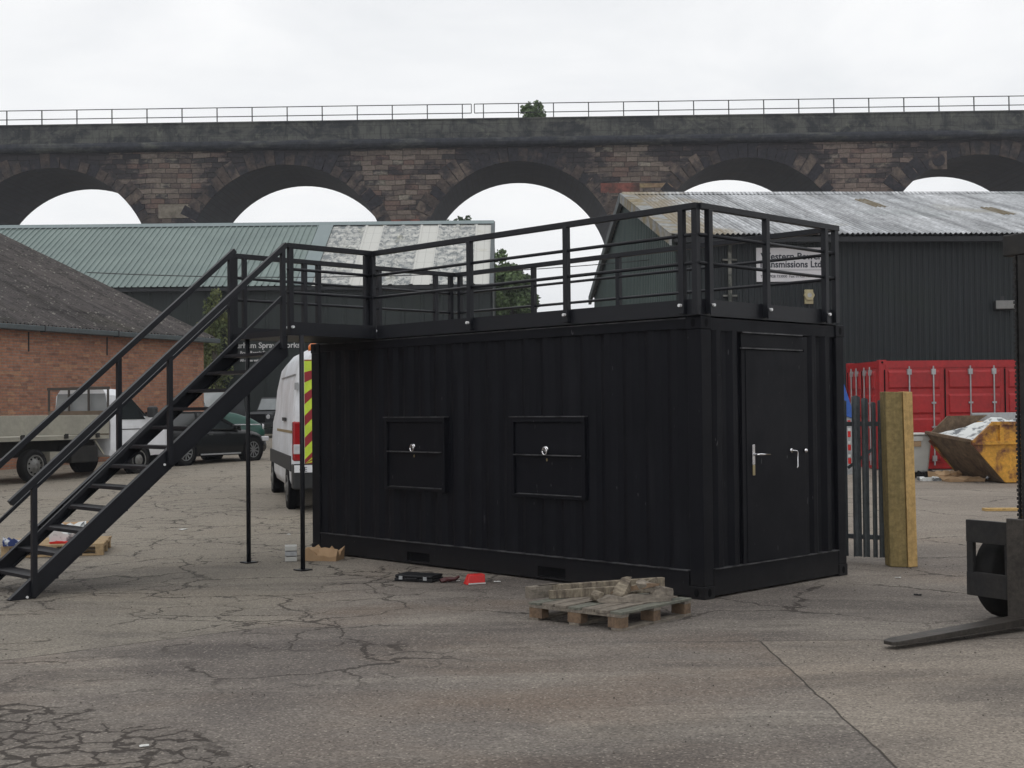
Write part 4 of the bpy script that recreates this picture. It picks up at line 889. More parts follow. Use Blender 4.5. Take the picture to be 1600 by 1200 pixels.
# green car beyond it
gc = thing('parked_car', 'green car with a sloping bonnet parked beyond the black hatchback', 'car', (-11.6, 46.3, gz(0, 46)), R(12))
loft([(x, ring(.84 * f, a, b_, .06, .16)) for x, a, b_, f in [(-1.0, .45, 1.0, .85), (-.8, .3, 1.15, 1), (.6, .25, 1.2, 1), (1.2, .25, 1.30, 1), (1.7, .25, 1.22, 1), (2.2, .28, 1.05, .97), (2.55, .32, .85, .92), (2.7, .42, .62, .8)]], 'body', M['greencar'], gc)
MB().prism([(-.9, 1.1), (-.6, 1.52), (.6, 1.55), (1.25, 1.2)], 'y', -.72, .72).build('windows', M['paleglass'], gc, bevel=.03)
MB().box(-.62, .62, -.70, .70, 1.54, 1.60).build('roof', M['greencar'], gc, bevel=.03)
MB().box(1.1, 2.55, -.865, -.84, .80, .84).build('chrome_strip', M['chrome'], gc)
MB().box(1.22, 1.34, -.95, -.80, 1.20, 1.34).build('door_mirror', M['whitep'], gc, bevel=.02)
MB().lathe([(0, .13), (.06, .10)], 16, Matrix.Translation((2.62, -.55, .72)) @ Matrix.Rotation(R(-90), 4, 'Z')).build('headlight', M['clearlens'], gc)
for x in (0, 2.15):
    for s_ in (1, -1): wheel(gc, x, s_ * .76, .31, .18, s_, 8)
# van with pale windscreen behind the brick corner
dv_ = thing('parked_van', 'dark van with a pale reflecting windscreen half hidden behind the brick workshop corner', 'van', (-11.75, 50.2, gz(0, 50)), R(-86))
loft([(-3.6, ring(.9, .35, 1.95, .05, .12)), (-3.5, ring(.95, .3, 2.0, .05, .12)), (.25, ring(.95, .3, 2.02, .05, .12)), (.62, ring(.94, .3, 1.85, .05, .14)), (1.0, ring(.94, .3, 1.22, .05, .1)), (1.55, ring(.92, .32, 1.02, .05, .1)), (1.7, ring(.84, .42, .8, .05, .1))], 'body', M['jeep'], dv_)
MB().hexa([(.50, -.80, 1.98), (1.06, -.86, 1.28), (1.06, .86, 1.28), (.50, .80, 1.98), (.54, -.80, 2.0), (1.10, -.86, 1.30), (1.10, .86, 1.30), (.54, .80, 2.0)]).build('windscreen', M['paleglass'], dv_)
for b_ in ((1.62, 1.72, .45, .80), (1.62, 1.72, -.80, -.45)): MB().box(b_[0], b_[1], b_[2], b_[3], .65, .85).build('headlight', M['clearlens'], dv_, bevel=.02)
for x in (-2.6, .9):
    for s_ in (1, -1): wheel(dv_, x, s_ * .86, .32, .2, s_, 0, 'steelrim')
# off-roader
jp = thing('off_road_car', 'dark boxy off-road car facing us beside the white van, near the shed wall', 'car', (-10.3, 56.5, gz(0, 56)), R(-112))
loft([(-2.6, ring(.82, .45, 1.1, .03, .05)), (-2.5, ring(.85, .4, 1.15, .03, .05)), (.3, ring(.85, .4, 1.12, .03, .05)), (1.35, ring(.80, .45, 1.08, .03, .05)), (1.45, ring(.76, .5, 1.0, .03, .05))], 'body', M['jeep'], jp, smooth=False)
MB().hexa([(-2.5, -.80, 1.12), (.30, -.80, 1.12), (.30, .80, 1.12), (-2.5, .80, 1.12), (-2.4, -.70, 1.72), (.05, -.70, 1.72), (.05, .70, 1.72), (-2.4, .70, 1.72)]).build('cabin', M['jeep'], jp, bevel=.04)
MB().hexa([(.29, -.70, 1.18), (.33, -.70, 1.18), (.33, .70, 1.18), (.29, .70, 1.18), (.08, -.62, 1.66), (.12, -.62, 1.66), (.12, .62, 1.66), (.08, .62, 1.66)]).build('windscreen', M['paleglass'], jp)
for s_ in (1, -1):
    MB().lathe([(0, .11), (.04, .09)], 16, Matrix.Translation((1.43, s_ * .55, .88)) @ Matrix.Rotation(R(-90), 4, 'Z')).build('headlight', M['clearlens'], jp)
    MB().box(.75, 1.5, s_ * .84 - .12, s_ * .84 + .12, .78, .88).build('wing', M['jeep'], jp, bevel=.03)
MB().box(1.48, 1.62, -.82, .82, .45, .62).build('bumper', M['greyplastic'], jp, bevel=.02)
MB().box(1.44, 1.47, -.40, .40, .65, 1.0).build('grille', M['dark'], jp)
for x in (-1.9, 1.0):
    for s_ in (1, -1): wheel(jp, x, s_ * .74, .36, .22, s_, 0, 'steelrim')

# white high-roof van, rear left corner towards us
vn = thing('white_van', 'white high-roof van with red and yellow rear chevrons, partly hidden behind the black container', 'van', (-3.81 + .968 * .93, 22.40 + .25 * .93, .09), R(104.3))
def vring(w, z0, z1, top_in=.16):
    h = [(w - .05, z0), (w, z0 + .15), (w, z0 + .75), (w - .02, 1.45), (w - .07, z1 - .55), (w - top_in, z1 - .16), (w - top_in - .14, z1)]
    return h + [(-y, z) for y, z in h[::-1]]
loft([(-1.02, vring(.965, .42, 2.62)), (-1.0, vring(.985, .38, 2.66)), (-.5, vring(1.0, .36, 2.70)), (2.2, vring(1.0, .36, 2.70)), (3.4, vring(1.0, .36, 2.62)), (3.9, vring(.98, .36, 2.3, .22)), (4.45, vring(.96, .36, 1.55, .1)), (4.9, vring(.9, .38, 1.2, .1)), (5.0, vring(.8, .45, 1.0, .1))], 'body', M['dirtywhite'], vn)
for s_ in (1, -1):
    MB().box(-.7, 4.4, s_ * 1.0 - .012, s_ * 1.0 + .012, .66, .92).build('side_trim', M['greyplastic'], vn, bevel=.01)
    MB().box(-.75, 2.6, s_ * .985 - .012, s_ * .985 + .010, 1.30, 1.345).build('side_stripe', M['brownstripe'], vn)
    MB().box(.45, 1.15, s_ * .995 - .01, s_ * .995 + .012, 1.50, 1.56).build('door_rail', M['greyplastic'], vn)
    MB().box(-1.035, -.80, s_ * .90 - .09, s_ * .90 + .09, .84, 1.50).build('tail_light', [M['redlight']], vn, bevel=.03)
    MB().box(-1.045, -.86, s_ * .90 - .075, s_ * .90 + .105 - .02, .96, 1.12).build('reversing_light', M['clearlens'], vn, bevel=.01)
    for x in (0, 3.75):
        MB().lathe([(-.06, .43), (.06, .43)], 26, Matrix.Translation((x, s_ * .950, .36))).build('wheel_arch', M['dark'], vn)
        wheel(vn, x, s_ * .905, .345, .22, s_, 0, 'steelrim')
    for z in (2.0, 2.28): MB().box(-.6, 2.4, s_ * .938 - .02 + (-.02 if z > 2.1 else 0) * s_, s_ * .938 + .0 + (-.02 if z > 2.1 else 0) * s_, z, z + .02).build('swage_line', M['galv'], vn)
    MB().box(-1.06, -1.0, s_ * .93 - .03, s_ * .93 + .03, 2.02, 2.14).build('door_hinge', M['galv'], vn)
MB().box(-1.10, -.72, -1.0, 1.0, .38, .80).build('rear_bumper', M['greyplastic'], vn, bevel=.03)
# chevron panels: diagonal red on fluorescent yellow
mb = MB(); mb.box(-1.032, -1.021, -.80, .80, .80, 2.52); ch = mb.build('chevron_panel', M['hiyel'], vn)
mb = MB()
for k in range(-2, 12):
    for s_ in (1, -1):
        zc = .70 + k * .36
        pts = [(.80 * s_, zc), (.80 * s_, zc + .17), (0, zc + .80 + .17), (0, zc + .80)]
        pts = [(y, min(max(z, .80), 2.52)) for y, z in pts]
        if len({p for p in pts}) >= 3: 
            try: mb.face([(-1.0345, y, z) for y, z in pts])
            except Exception: pass
mb.build('red_chevrons', M['hired'], ch)
MB().box(-1.115, -1.1005, .52, .98, .66, .78).build('number_plate', M['whitep'], vn)
text('plate_lettering', 'CE', .11, M['signtext'], vn, (-1.117, .90, .675), (R(90), 0, R(-90)), .002)
bo = MB().lathe([(0, .09), (.08, .085), (.12, .05)], 14, Matrix.Translation((-.75, .62, 2.68)) @ Matrix.Rotation(R(90), 4, 'X')).build('beacon', M['orange'], vn, smooth=True)

# flatbed truck alongside the brick wall
ta = R(64); tk = thing('flatbed_truck', 'small white-cab flatbed truck with grey green dropsides parked along the brick wall', 'truck', (-10.85 - .9 * .85, 29.3 + .44 * .85, gz(0, 30)), ta)
MB().box(-1.9, 2.30, -.98, .98, .93, 1.02).build('bed_floor', M['bed'], tk)
for s_ in (1, -1):
    MB().box(-1.9, 2.28, s_ * .985 - .02, s_ * .985 + .02, 1.05, 1.50).build('dropside', M['bed'], tk, bevel=.006)
    for x in (-1.5, -.4, .9, 1.9): MB().box(x - .05, x + .05, s_ * 1.0 - .02, s_ * 1.0 + .025, .96, 1.07).build('catch', M['chassis'], tk)
hbm = MB().box(2.28, 2.31, -.98, .98, 1.02, 1.60).build('headboard', M['bricksill'], tk)
hf_ = MB()
for y in (-.98, -.36, .28, .94): hf_.box(2.27, 2.31, y, y + .04, 1.601, 2.11)
hf_.box(2.265, 2.315, -1.0, 1.0, 2.111, 2.18); hf_.build('headboard_frame', M['windowframe'], hbm); MB().box(-1.92, -1.88, -.98, .98, 1.04, 1.50).build('tailboard', M['bed'], tk)
MB().box(-1.8, 4.2, -.42, .42, .55, .90).build('chassis_frame', M['chassis'], tk)
MB().box(1.15, 2.0, -.92, -.5, .38, .78).build('fuel_tank', M['chassis'], tk, bevel=.03); MB().box(.55, 1.0, -.85, -.45, .40, .66).build('toolbox', M['bed'], tk, bevel=.01)
for s_ in (1, -1):
    MB().bar((2.0, s_ * .8, .9), (2.25, s_ * .85, .55), .04, .04).build('stay', M['bed'], tk)
loft([(2.40, vring(.93, .52, 2.12, .10)), (2.46, vring(.95, .48, 2.14, .10)), (2.85, vring(.95, .46, 2.12, .12)), (3.02, vring(.95, .46, 2.06, .14)), (3.72, vring(.95, .46, 1.42, .06)), (4.35, vring(.93, .5, 1.18, .06)), (4.5, vring(.85, .55, 1.0, .06))], 'cab', M['whitep'], tk, smooth=False)
MB().hexa([(2.384, -.87, 1.50), (2.41, -.87, 1.50), (2.41, .87, 1.50), (2.384, .87, 1.50), (2.384, -.77, 2.02), (2.41, -.77, 2.02), (2.41, .77, 2.02), (2.384, .77, 2.02)]).build('rear_window', M['cabglass'], tk, bevel=.006)
for s_ in (1, -1):
    MB().prism([(2.66, 1.38), (2.70, 1.94), (3.00, 1.96), (3.60, 1.38)], 'y', s_ * .945, s_ * .955).build('side_window', M['glass'], tk)
    MB().box(3.60, 3.78, s_ * 1.10 - .12, s_ * 1.10 + .12, 1.42, 1.70).build('door_mirror', M['greyplastic'], tk, bevel=.05)
    MB().box(2.62, 3.60, s_ * .955 - .004, s_ * .955 + .004, 1.13, 1.15).build('door_line', M['chassis'], tk)
    for x in (0, 3.35):
        MB().lathe([(-.10, .42), (.10, .42)], 26, Matrix.Translation((x, s_ * .86, .42))).build('wheel_arch', M['dark'], tk) if x else None
        wheel(tk, x, s_ * .86, .37, .22, s_, 0, 'steelrim')
MB().hexa([(3.04, -.78, 2.03), (3.70, -.86, 1.44), (3.70, .86, 1.44), (3.04, .78, 2.03), (3.08, -.78, 2.06), (3.74, -.86, 1.47), (3.74, .86, 1.47), (3.08, .78, 2.06)]).build('windscreen', M['glass'], tk)

# ------------------------------------------------------------------ red side-opening container
rc = thing('red_container', 'red side-opening shipping container with galvanised locking bars against the black shed', 'shipping container', (8.63, 30.5, gz(0, 31)), R(3.5))
MB().box(.06, 6.0, .05, 2.39, .12, 2.5).build('inner_box', M['red'], rc)
for x in (0, 1):
    for y in (0, 1):
        x0, x1 = (0, .16) if x == 0 else (5.898, 6.058); y0, y1 = (0, .16) if y == 0 else (2.278, 2.438)
        MB().box(x0 + .006, x1 - .006, y0 + .006, y1 - .006, .118, 2.47).build('corner_post', M['red'], rc)
        for z in (0, 2.473):
            cc = MB().box(x0 - .002, x1 + .02 if x == 0 else x1, y0, y1, z, z + .118).build('corner_casting', M['red'], rc, bevel=.006)
            if y == 0: MB().lathe([(-.002, .028), (.02, .028)], 14, Matrix.Translation(((x0 + x1) / 2, 0, z + .06))).build('casting_hole', M['dark'], cc)
MB().box(.16, 5.9, .01, .06, 2.40, 2.55).build('top_rail', M['red'], rc); MB().box(.16, 5.9, .01, .06, 0.02, .16).build('bottom_rail', M['red'], rc)
MB().box(.01, .06, .16, 2.28, 2.40, 2.55).build('top_rail', M['red'], rc); MB().box(.01, .06, .16, 2.28, .02, .16).build('bottom_rail', M['red'], rc)
MB().box(.02, 6.03, .02, 2.42, 2.5505, 2.57).build('roof', M['red'], rc)
redlight = M['red']
def door_leaf(o0, along, W_, parent, bars):
    """o0 start point of the leaf, along: 'x' or 'y'"""
    T = Matrix.Translation(o0) @ (Matrix.Identity(4) if along == 'x' else Matrix.Rotation(R(-90), 4, 'Z') @ Matrix.Identity(4))
    mb = MB(); mb.box(.02, W_ - .02, .012, .045, .17, 2.39, T)
    for z0_, z1_ in ((.20, .62), (.72, 1.22), (1.30, 1.78), (1.90, 2.34)):
        mb.hexa([T @ Vector(p) for p in ((.09, .0121, z0_), (W_ - .12, .0121, z0_), (W_ - .12, .0121, z1_), (.09, .0121, z1_), (.11, -.018, z0_ + .05), (W_ - .14, -.018, z0_ + .05), (W_ - .14, -.018, z1_ - .05), (.11, -.018, z1_ - .05))])
    d = mb.build('door', M['red'], parent)
    for bx in bars:
        b_ = MB().tube([T @ Vector((bx, -.045, .10)), T @ Vector((bx, -.045, 2.44))], .018, 8); b_.build('locking_bar', M['galv'], d)
        for z in (.20, .98, 1.55, 2.24): MB().box(bx - .05, bx + .05, -.065, .0, z, z + (.13 if z in (.20, 2.24) else .045), T).build('bar_keeper', M['galv'], d)
    MB().box(-.012, .014, -.012, .0, .2, 2.36, T).build('hinge_gap', M['dark'], d)
for i in range(4): door_leaf(Vector((.13 + i * 1.45, 0, 0)), 'x', 1.45, rc, (.58, 1.16) if i % 2 == 0 else (.60, 1.17))
for i in range(2): door_leaf(Vector((0, 2.30 - i * 1.07 + 0, 0)), 'y', 1.07, rc, (.40, .78) if i == 0 else (.30, .70))

# ------------------------------------------------------------------ skip, bin and rubbish
zg = gz(0, 27.5)
sk = thing('skip', 'battered yellow skip with rust patches, full of white rubbish, in front of the red container', 'skip', (9.66, 26.25, zg), R(9.5))
Wd = 1.7; z1_, z2_ = .95, 1.22
# side profile (x,z): ends slope out
mb = MB()
base, rimm = ((.28, 0), (2.6, 0)), ((-.95, .84), (3.6, .84))
for y, sg_ in ((0, -1), (Wd, 1)):
    prof = [(.28, 0), (2.6, 0), (3.6, .80), (3.15, 1.22), (.05, 1.22), (-.45, .80)]
    mb.prism(prof, 'y', y, y + .05 * sg_)
sd_ = mb.build('side_panel', M['skip'], sk)
mb = MB(); mb.prism([(-.45, .77), (-.45, .84), (3.6, .84), (3.6, .77)], 'y', -.11, -.051); mb.prism([(.02, 1.16), (-.02, 1.23), (3.2, 1.23), (3.2, 1.16)], 'y', -.10, -.051)
for x in (.15, .95, 1.75, 2.55): mb.box(x, x + .09, -.10, -.051, .84, 1.16)
mb.bar((-.42, -.08, .82), (.02, -.08, 1.2), .06, .07, (0, 1, 0)); mb.build('side_rib', M['skip'], sk)
MB().hexa([(-.50, -.03, .82), (.26, -.03, .0), (.26, Wd + .03, 0), (-.50, Wd + .03, .96), (-.46, -.03, .86), (.31, -.03, .03), (.31, Wd + .03, .03), (-.46, Wd + .03, 1.0)]).build('front_plate', M['skiprust'], sk)
MB().bar((-.49, -.05, .85), (-.49, Wd + .05, .99), .07, .06).build('front_lip', M['skiprust'], sk)
for x in (.45, 1.0): MB().tube([(x - .30, .3 + x * .3, .05), (x - .22, .3 + x * .3, .16)], .03, 8).build('lifting_lug', M['galv'], sk)
MB().box(.28, 2.6, 0, Wd, .01, .05).build('floor', M['skiprust'], sk); MB().hexa([(2.6, 0, 0), (3.6, 0, .84), (3.6, Wd, .84), (2.6, Wd, 0), (2.55, 0, .03), (3.55, 0, .9), (3.55, Wd, .9), (2.55, Wd, .03)]).build('rear_plate', M['skiprust'], sk)
MB().hexa([(-.42, Wd - .02, .98), (.1, Wd - .02, .90), (.1, Wd + .03, .90), (-.42, Wd + .03, .98), (-.02, Wd - .02, 1.34), (.9, Wd - .02, 1.35), (.9, Wd + .03, 1.35), (-.02, Wd + .03, 1.34)]).build('back_board', M['skiprust'], sk)
rnd = random.Random(21)
bm = bmesh.new(); NX, NY = 16, 10; gv = []
for j in range(NY + 1):
    row = []
    for i in range(NX + 1):
        x = -.42 + 3.8 * i / NX; y = .03 + (Wd - .10) * j / NY; edge = min(i, NX - i) / NX * 4; ed = min(1, edge) * .9
        yy = y
        row.append(bm.verts.new((x, yy, .86 + .26 * min(1, i / 4) * (1 if j not in (0, NY) else .2) + .10 * j / NY + rnd.uniform(-.10, .13) * ed)))
    gv.append(row)
for j in range(NY):
    for i in range(NX): bm.faces.new((gv[j][i], gv[j][i + 1], gv[j + 1][i + 1], gv[j + 1][i]))
mb = MB(); mb.bm.free(); mb.bm = bm; rub = mb.build('rubbish_heap', M['bagwhite'], None, smooth=False)
tag(rub, 'crumpled white plastic rubbish heaped in the yellow skip', 'rubbish', kind='stuff'); rub.location = sk.location; rub.rotation_euler = sk.rotation_euler
pn = MB().box(0, 2.0, 0, .06, 0, .42).build('pale_board', M['galv'], None, bevel=.01); tag(pn, 'long pale grey board standing up along the far side of the yellow skip', 'board', loc=(9.95, 28.1, zg + .98), rz=R(8))
bn = thing('wheeled_bin', 'white plastic wheeled container with a brown label beside the timber gate post', 'bin', (8.60, 28.0, gz(0, 28)), R(2))
MB().hexa([(-.36, 0, .12), (.36, 0, .12), (.36, .7, .12), (-.36, .7, .12), (-.43, -.08, .92), (.43, -.08, .92), (.43, .8, .92), (-.43, .8, .92)]).build('body', M['binwhite'], bn, bevel=.04)
MB().box(-.46, .50, -.11, .84, .9205, .965).build('rim', M['binwhite'], bn, bevel=.02)
MB().box(-.06, .22, -.088, -.05, .80, .90).build('label_holder', M['binwhite'], bn); MB().box(-.02, .18, -.080, -.045, .68, .795).build('label', M['card'], bn)
for x in (-.30, .30):
    for y in (.08, .62): MB().lathe([(-.03, .06), (.03, .06)], 14, Matrix.Translation((x, y, .06))).build('castor', M['rubber'], bn)
def junk(name, label, cat, mat, loc, size, rz=0, seed=1, flat=.5, group=None):
    """a crumpled piece: subdivided slab with displaced corners"""
    rnd = random.Random(seed); bm = bmesh.new(); n = 5
    top = [[bm.verts.new(((i / n - .5) * size[0], (j / n - .5) * size[1] * (1 + rnd.uniform(-.15, .15)), size[2] * (.25 + rnd.random() * flat))) for i in range(n + 1)] for j in range(n + 1)]
    bot = [[bm.verts.new((v.co.x * .96, v.co.y * .96, .002)) for v in row] for row in top]
    for j in range(n):
        for i in range(n): bm.faces.new((top[j][i], top[j][i + 1], top[j + 1][i + 1], top[j + 1][i])); bm.faces.new((bot[j][i], bot[j + 1][i], bot[j + 1][i + 1], bot[j][i + 1]))
    for i in range(n):
        bm.faces.new((top[0][i], bot[0][i], bot[0][i + 1], top[0][i + 1])); bm.faces.new((top[n][i], top[n][i + 1], bot[n][i + 1], bot[n][i]))
        bm.faces.new((top[i][0], top[i + 1][0], bot[i + 1][0], bot[i][0])); bm.faces.new((top[i][n], bot[i][n], bot[i + 1][n], top[i + 1][n]))
    mb = MB(); mb.bm.free(); mb.bm = bm; o = mb.build(name, M[mat], None); tag(o, label, cat, group, loc=loc, rz=rz); return o
cbx = junk('cardboard_box', 'flattened brown cardboard box on the ground at the foot of the yellow skip', 'cardboard', 'card', (9.30, 27.0, gz(0, 27.0)), (.75, .6, .14), .1, 3)
junk('cardboard_box', 'small open cardboard box flap on top of the flattened box by the skip', 'cardboard', 'card', (9.12, 27.45, gz(0, 27.4) + .05), (.5, .5, .22), .5, 4)
junk('plastic_rag', 'crumpled white plastic scrap in front of the white wheeled bin', 'litter', 'bagwhite', (8.72, 27.2, gz(0, 27.2)), (.42, .3, .12), .1, 5)
junk('refuse_sack', 'dark crumpled refuse sack beside the white wheeled bin', 'sack', 'toolblack', (8.95, 28.1, gz(0, 28.1)), (.5, .5, .24), .4, 6)

# ------------------------------------------------------------------ palisade fence stub and timber post
pf = thing('palisade_fence', 'short run of dark grey palisade fence between the black container and the timber post', 'fence', (4.06, 14.35, 0), math.atan2(15.7 - 14.35, 4.12 - 4.06))
# local x runs away from the timber post
pos = [(-.10, .10, 1.90), (.16, .085, 1.86), (.36, .09, 1.87), (.62, .11, 1.93), (.95, .10, 1.90), (1.25, .10, 1.90)]
fx = lambda x: x
pfm = []
def pale(u, yoff, w, h):
    mb = MB(); zb_ = .06
    pr_ = [(-w / 2, -.012), (-w / 6, .022), (w / 6, .022), (w / 2, -.012), (w / 2, -.018), (w / 6, .016), (-w / 6, .016), (-w / 2, -.018)]
    A_ = [mb.bm.verts.new((u + a, b_ + yoff, zb_)) for a, b_ in pr_]; B_ = [mb.bm.verts.new((u + a, b_ + yoff, h - .05 - abs(a) * .6)) for a, b_ in pr_]
    n = len(pr_)
    for i in range(n): mb.bm.faces.new((A_[i], A_[(i + 1) % n], B_[(i + 1) % n], B_[i]))
    mb.bm.faces.new(A_); mb.bm.faces.new(B_[::-1]); return mb.build('pale', M['palisade'], pf)
# pales face the yard: place them in world terms from the measured line
pf.rotation_euler[2] = 0; pf.location = (3.98, 14.6, 0)
for wx, wy, w, h in ((.125, -.10, .06, 1.87), (.055, -.08, .05, 1.85), (-.030, -.03, .075, 1.90), (-.115, .02, .095, 1.93), (-.235, .10, .07, 1.88)): pale(wx, wy, w, h)
MB().bar((.20, -.10, .28), (-.40, .30, .28), .05, .05).build('fence_rail', M['palisade'], pf); MB().bar((.20, -.10, 1.55), (-.40, .30, 1.55), .05, .05).build('fence_rail', M['palisade'], pf)
MB().bar((-.16, .20, 1.05), (.10, .05, 1.28), .03, .03).build('fence_stay', M['palisade'], pf)
tp = thing('timber_gate_post', 'tall yellowish treated timber post made of two beams beside the palisade fence', 'post', (4.235, 14.14, 0), R(4))
MB().hexa([(-.135, .03, 0), (.03, -.035, 0), (.05, .20, 0), (-.12, .24, 0), (-.165, .03, 1.905), (.0, -.035, 1.90), (.02, .20, 1.90), (-.15, .24, 1.905)]).build('back_beam', M['timberdk'], tp, bevel=.006)
MB().hexa([(.031, -.06, 0), (.155, -.01, 0), (.13, .17, 0), (.056, .17, 0), (.001, -.06, 1.905), (.125, -.01, 1.90), (.10, .17, 1.90), (.026, .17, 1.905)]).build('front_beam', M['timber'], tp, bevel=.006)
bl = thing('upright_stand', 'narrow blue upright stand glimpsed between the black container and the red one', 'stand', (7.55, 29.2, gz(0, 29)), R(6))
MB().hexa([(-.14, 0, 1.35), (.18, 0, 1.25), (.18, .25, 1.25), (-.14, .25, 1.35), (-.34, 0, 2.35), (-.16, 0, 2.30), (-.16, .25, 2.30), (-.34, .25, 2.35)]).build('blue_panel', M['bluep'], bl, bevel=.01)
MB().box(-.02, .10, .05, .17, 0, 1.34).build('stand_pole', M['galv'], bl)
mb = MB(); [mb.lathe([(0, .07), (.13, .07)], 12, Matrix.Translation((.04, .11, z)) @ Matrix.Rotation(R(90), 4, 'X')) for z in (.25, .55, .85, 1.1)]; mb.build('red_band', M['toolred'], bl)
mb = MB(); [mb.lathe([(0, .068), (.06, .068)], 12, Matrix.Translation((.04, .11, z)) @ Matrix.Rotation(R(90), 4, 'X')) for z in (.40, .70, .99)]; mb.build('white_band', M['paper'], bl)

# ------------------------------------------------------------------ forklift at the right edge
fa = R(31.4)   # local +x points from the fork tip back to the truck, +y to its far side
fk = thing('forklift', 'dark forklift mast and carriage with one long fork lowered at the right edge', 'forklift', (2.69, 9.39, 0), fa)
hd = 1.42   # heel distance
bld = [(.0, -.04), (.03, -.062), (.10, -.075), (hd, -.080), (hd, .080), (.10, .075), (.03, .062), (.0, .04)]
bmf = bmesh.new(); lo_ = [bmf.verts.new((x, y, .030 + .006 * x)) for x, y in bld]; hi_ = [bmf.verts.new((x, y, .056 + .018 * min(1, x / hd) + .022 * min(1, x / .4))) for x, y in bld]
bmf.faces.new(lo_[::-1]); bmf.faces.new(hi_)
for i in range(8): bmf.faces.new((lo_[i], lo_[(i + 1) % 8], hi_[(i + 1) % 8], hi_[i]))
mb = MB(); mb.bm.free(); mb.bm = bmf; mb.build('fork', M['fork'], fk, bevel=.004)
MB().box(hd + .001, hd + .05, -.080, .080, .045, .86).build('fork_shank', M['fork'], fk, bevel=.008)
MB().box(hd + .055, hd + .10, -.75, .51, .64, .82).build('carriage_bar', M['mast'], fk, bevel=.004)
MB().box(hd + .055, hd + .10, -.75, .51, .21, .40).build('carriage_bar', M['mast'], fk, bevel=.004)
for y0, y1 in ((.445, .505), (.08, .14), (-.74, -.66)): MB().box(hd + .057, hd + .097, y0, y1, .401, .639).build('carriage_stile', M['mast'], fk)
for y in (-.070, -.62): MB().box(hd + .13, hd + .28, y, y + .10, .10, 2.93).build('mast_channel', M['mast'], fk, bevel=.004)
MB().box(hd + .12, hd + .27, -.66, .16, 2.931, 3.10).build('mast_crosshead', M['mast'], fk, bevel=.01)
MB().box(hd + .14, hd + .26, -.519, -.071, .42, .58).build('mast_crosshead', M['mast'], fk, bevel=.01)
mb = MB()
for k in range(74): mb.box(hd + .12, hd + .16, .037 + (.006 if k % 2 else 0), .067 - (.006 if k % 2 else 0), .55 + k * .0322, .55 + k * .0322 + .022)
mb.box(hd + .13, hd + .15, .045, .059, .52, 2.93); mb.build('lift_chain', M['mast'], fk)
MB().tube([(hd + .20, -.28, .3), (hd + .20, -.28, 2.9)], .035, 10).build('lift_ram', M['mast'], fk, smooth=True)
for y, sd__ in ((.40, 1), (-.96, -1)):
    wheel(fk, hd + .46, y, .36, .20, sd__, 0, 'chassis'); wheel(fk, hd + 2.0, y - .10 * sd__, .26, .18, sd__, 0, 'chassis')
for y in (-.12, -.17): MB().tube([(hd + .12, y, .6), (hd + .10, y, 1.4), (hd + .11, y, 2.2), (hd + .16, y, 2.8)], .012, 8).build('hydraulic_hose', M['rubber'], fk, smooth=True)
MB().box(hd + .42, hd + 2.35, -.88, .32, .28, .85).build('chassis_body', M['forkyel'], fk, bevel=.05)
MB().box(hd + 1.6, hd + 2.5, -.85, .29, .851, 1.2).build('counterweight', M['forkyel'], fk, bevel=.08)
gd = MB()
for x in (hd + .55, hd + 1.9):
    for y in (-.83, .26): gd.bar((x, y, .85), (x + .15, y, 2.12), .05, .05)
gd.box(hd + .6, hd + 2.1, -.86, .29, 2.12, 2.17); gd.build('overhead_guard', M['mast'], fk)
MB().box(hd + 1.2, hd + 1.6, -.5, -.05, .86, 1.4).build('seat', M['toolblack'], fk, bevel=.05)
tag(MB().box(-.9, .9, -.09, .09, 0, .04).build('loose_plank', M['timber'], None), 'orange brown plank lying on the yard beyond the forklift', 'plank', loc=(8.4, 20.7, gz(0, 20.7)), rz=R(-2))

# ------------------------------------------------------------------ pallets
def pallet(label, loc, rz, Lp, Wp, deck, block, group=None, H=.144, seed=1, name='wooden_pallet'):
    rnd = random.Random(seed); t = thing(name, label, 'pallet', loc, rz, group)
    n = 7; bw = Wp / 7 - .022; gap = (Wp - n * bw) / (n - 1)
    for k in range(n):
        y = k * (bw + gap); MB().box(rnd.uniform(-.008, .008), Lp + rnd.uniform(-.01, .01), y, y + bw, H - .022, H + rnd.uniform(-.002, .003)).build('deck_board', M[deck if (k % 3) else ('palletgreen' if deck == 'palletwood' else deck)], t, bevel=.002)
    for x in (0, Lp / 2 - .05, Lp - .10): MB().box(x, x + .10, .0, Wp, H - .044, H - .0225).build('cross_board', M[deck], t)
    for x in (0, Lp / 2 - .05, Lp - .10):
        for y in ((0, Wp / 2 - .07, Wp - .14) if x or name != 'wooden_pallet' or not group == 'x' else (0, Wp - .14)): MB().box(x + .003, x + .097, y + .003, y + .137, .022, H - .0445).build('block', M[block], t, bevel=.003)
    for y in (0, Wp / 2 - .05, Wp - .10): MB().box(0, Lp, y, y + .10, 0, .0215).build('bottom_board', M[deck], t, bevel=.002)
    return t
